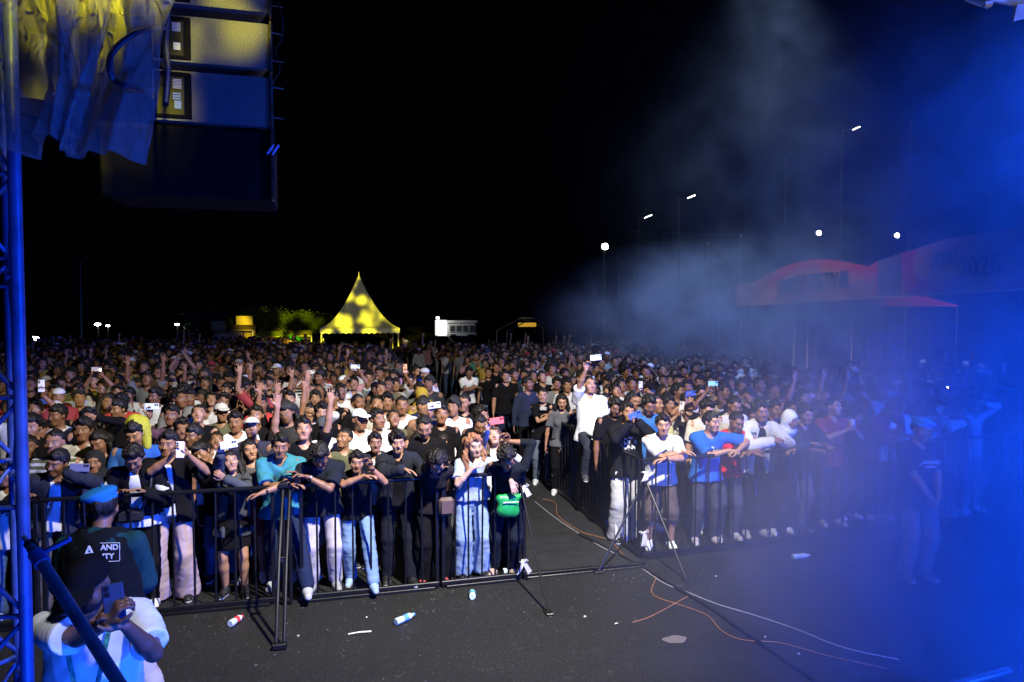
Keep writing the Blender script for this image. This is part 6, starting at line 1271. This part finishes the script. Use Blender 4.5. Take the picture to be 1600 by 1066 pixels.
# yellow scarf and a blue shirted man beneath it
YS = simple('yellow_scarf_cloth', (.42, .40, .02), .8, noise=.4, scale=60)
p = Yp(213, 668, 7.75); F = Field((-.2, -.2, -.32), (.2, .2, .2), .011); F.ell((0, .02, .02), (.12, .13, .12)); F.cap((.08, .0, 0), (.10, -.02, -.2), .06, .04, .04); F.ell((-.05, -.14, -.08), (.09, .12, .11), None, .02, True); F.noise(.008, 40, 3)
tag(mobj('head_scarf', F.mesh('scarf', .6), YS), 'glittering yellow scarf draped over a head behind the varsity jacket man', 'scarf').location = p
x0 = len(TAKEN); K(210, 678, 'looking down', (.03, .10, .35), PRINT, 'short')
# fill the rest of both blocks, rows staggered
def fits(x, y, r2=.17): return all((x - a) ** 2 + (y - b) ** 2 > r2 for a, b in TAKEN)
row = 0; y = 7.85
while CNT[0] < 268 and y < 30:
    xs = []
    x = -.50 * y - .2 + (row % 2) * .22
    while x < 1.25 * y - .8:
        if x < 1.62 or x > 3.75: xs.append(x)
        x += .50
    rng.shuffle(xs)
    for x in xs:
        X, Y = x + rng.uniform(-.19, .19), y + rng.uniform(-.22, .22)
        px, py = project((X, Y, 1.6))
        if not (-30 < px < 1560) or not fits(X, Y) or (px > 1180 and Y > 12.6): continue
        if px > 1500 and Y < 8.6: continue
        fem = rng.random() < .24; ks = [i for i, d in enumerate(LIB) if d['fem'] == fem]
        li = rng.choice(ks)
        if LIB[li]['phone'] and rng.random() < .45: li = ks[rng.randrange(3)]
        if ('high' in LIB[li]['key'] or 'arms thrown' in LIB[li]['key'] or 'overhead' in LIB[li]['key']) and rng.random() < .6: li = ks[rng.randrange(4)]
        hk, ht = pick_head(fem, rng)
        if fem and rng.random() < .15: hk, ht = None, ('hijab', rng.choice((BLK, WHT, GREY, (.35, .24, .03))))
        col = rng.choice(CCOL); mt = rng.choice((CLOTH,) * 7 + (PRINT, STRIPE, PLAID)) if col in (BLK, NAVY, GREY) else rng.choice((CLOTH,) * 5 + (PRINTD,)) if col in (WHT, CREAM) else CLOTH
        person(X, Y, rng.uniform(.90, 1.06) * (.94 if fem else 1), R_(rng.uniform(-14, 14)) - .04 * X, li, mt, col, hk, HB, ht, rng.choice(SK), rng)
        if CNT[0] >= 268: break
    y += .56; row += 1
YEND = y
print('crowd', CNT[0], 'to y', y, time.time() - T_START)
# ------------------------------------------------------------------ the far crowd: past the three hundred largest, one mass of low figures
FARM = skin_material('far_people', 'pc'); FARM.node_tree.nodes['Principled BSDF'].inputs['Roughness'].default_value = .75
def tri_arrays(me):
    me.calc_loop_triangles(); f = np.empty(len(me.loop_triangles) * 3, np.int32); me.loop_triangles.foreach_get('vertices', f); return verts_of(me), f.reshape(-1, 3)
PROTO = []
low_legs = tri_arrays(decimate(LEGS[0].copy(), .05))
HLOW = {}
def low_hair(k):
    if k not in HLOW: HLOW[k] = tri_arrays(decimate(hair(k).copy(), .16))
    return HLOW[k]
for i, d in enumerate(LIB):
    b_ = tri_arrays(decimate(d['body'].copy(), .22)); s_ = tri_arrays(decimate(d['shirt'].copy(), .09)); PROTO.append((b_, s_))
def far_batch(name, spots, label):
    V, Fc, Cc, Hp = [], [], [], []; n = 0
    for (x, y, s, rz, li) in spots:
        c, sn = math.cos(rz) * s, math.sin(rz) * s; d = LIB[li]; r = d['rig']; sk = np.array(rng.choice(SK)); k, ht = pick_head(d['fem'], rng); top = np.array(rng.choice(CCOL)); bot = np.array(rng.choice((BLK, NAVY, GREY, DENIM)))
        hm = low_hair(ht[0] if ht else k); hv = hm[0] * HS @ r.RH.T + r.head
        for (v, f), col in ((PROTO[li][0], sk), (PROTO[li][1], top), (low_legs, bot), ((hv, hm[1]), np.array(ht[1] if ht else HB))):
            w = np.empty_like(v); w[:, 0] = v[:, 0] * c - v[:, 1] * sn + x; w[:, 1] = v[:, 0] * sn + v[:, 1] * c + y; w[:, 2] = v[:, 2] * s
            Hp.append((v - r.head) @ r.RH / HS if v is PROTO[li][0][0] else np.full(v.shape, 9.0)); V.append(w); Fc.append(f + n); n += len(v); Cc.append(np.repeat(np.array([[*col, 1.0]]), len(v), 0))
    me = np_mesh(name, np.concatenate(V), np.concatenate(Fc)); set_attr(me, 'hp', np.concatenate(Hp)); at = me.color_attributes.new('pc', 'FLOAT_COLOR', 'POINT'); at.data.foreach_set('color', np.concatenate(Cc).astype(np.float32).ravel())
    print(name, len(spots), len(me.polygons)); return tag(mobj(name, me, FARM), label, 'crowd', kind='stuff')
spots = []; y = 8.2; row = 0; GRID = {}
for a, b in TAKEN: GRID.setdefault((int(a // 1), int(b // 1)), []).append((a, b))
while y < 52:
    x = -.46 * y - .3 + (row % 2) * .25
    while x < 1.2 * y:
        X, Y = x + rng.uniform(-.22, .22), y + rng.uniform(-.28, .28); x += .52 if y < 30 else .66
        if 1.6 < X < 3.72 and Y < 28: continue
        px, py = project((X, Y, 1.6))
        if not (-25 < px < 1560) or (px > 1180 and Y > 13.5) or (px > 1000 and Y > 24) or (px > 480 and Y > 29) or Y > 40: continue
        if px > 1480 and Y < 9: continue
        g = [q for i in (-1, 0, 1) for j in (-1, 0, 1) for q in GRID.get((int(X // 1) + i, int(Y // 1) + j), [])]
        if any((X - a) ** 2 + (Y - b) ** 2 < .15 for a, b in g): continue
        li = rng.randrange(len(LIB))
        if ('high' in LIB[li]['key'] or 'arms thrown' in LIB[li]['key'] or 'overhead' in LIB[li]['key']) and rng.random() < .8: li = rng.randrange(10)
        spots.append((X, Y, rng.uniform(.88, 1.07), R_(rng.uniform(-16, 16)) - .03 * X, li))
    y += .60 if y < 30 else .8; row += 1
far_batch('far_crowd', spots, 'dense mass of spectators fading into the dark behind the front rows')
print('far', time.time() - T_START)
# ------------------------------------------------------------------ drifting smoke
def smoke(name, lo, hi, blobs, dens, nscale, label, color=(.85, .88, 1.0), cut=(.42, .62), aniso=0.0, step=1.0):
    lo, hi = Vector(lo), Vector(hi); me = MB().box((lo + hi) / 2, hi - lo).mesh(name); m = bpy.data.materials.new(name); m.use_nodes = True; nt = m.node_tree; L = nt.links.new
    for n in list(nt.nodes):
        if n.type != 'OUTPUT_MATERIAL': nt.nodes.remove(n)
    out = nt.nodes['Material Output']; pv = nd(nt, 'VolumePrincipled'); tc = nd(nt, 'TexCoord'); ns = nd(nt, 'TexNoise'); ns.inputs['Scale'].default_value = nscale; ns.inputs['Detail'].default_value = 5; ns.inputs['Roughness'].default_value = .6; ns.inputs['Distortion'].default_value = 1.1
    L(tc.outputs['Object'], ns.inputs['Vector']); mr = nd(nt, 'MapRange'); mr.inputs['From Min'].default_value = cut[0]; mr.inputs['From Max'].default_value = cut[1]; mr.inputs['To Min'].default_value = .10; L(ns.outputs['Fac'], mr.inputs['Value'])
    tot = None
    for (c, r, a) in blobs:
        mp = nd(nt, 'Mapping'); mp.vector_type = 'POINT'; mp.inputs['Scale'].default_value = [1 / q for q in r]; mp.inputs['Location'].default_value = [-c[i] / r[i] for i in range(3)]; L(tc.outputs['Object'], mp.inputs[0])
        ln = nt.nodes.new('ShaderNodeVectorMath'); ln.operation = 'LENGTH'; L(mp.outputs[0], ln.inputs[0]); s = nd(nt, 'MapRange', interpolation_type='SMOOTHSTEP'); s.inputs['From Min'].default_value = 1; s.inputs['From Max'].default_value = .0; s.inputs['To Max'].default_value = a; L(ln.outputs['Value'], s.inputs['Value'])
        tot = s.outputs[0] if tot is None else mth(nt, 'ADD', tot, s.outputs[0])
    L(mth(nt, 'MULTIPLY', mth(nt, 'MULTIPLY', tot, mr.outputs[0]), dens), pv.inputs['Density']); pv.inputs['Color'].default_value = (*color, 1); pv.inputs['Anisotropy'].default_value = aniso
    L(pv.outputs[0], out.inputs['Volume']); o = mobj(name, me, m); return tag(o, label, 'smoke', kind='stuff')
smoke('smoke', (1.3, .4, .03), (14, 12.5, 11), [((5.4, 3.7, .4), (4.1, 3.7, 3.2), 1.8), ((11.0, 9.0, 5.0), (6.5, 7.5, 9.0), .34), ((6.8, 7.6, 1.2), (3.6, 3.4, 3.0), .5), ((4.8, 5.6, .7), (3.4, 3.0, 2.4), .25)], .56, .85, 'blue lit stage smoke filling the right side in front of the crowd', aniso=.5, cut=(.40, .62))
smoke('drifting_smoke', (4.0, 12.6, .4), (32, 23.5, 15), [((10.5, 16.5, 2.8), (6.0, 4.0, 2.4), 1.5), ((16, 18, 3.2), (9, 5.5, 3.4), .6), ((14, 17.5, 8.5), (9, 6, 7.5), .11)], .62, .55, 'pale smoke drifting over the far right crowd below the lamps', aniso=.1, cut=(.44, .64))
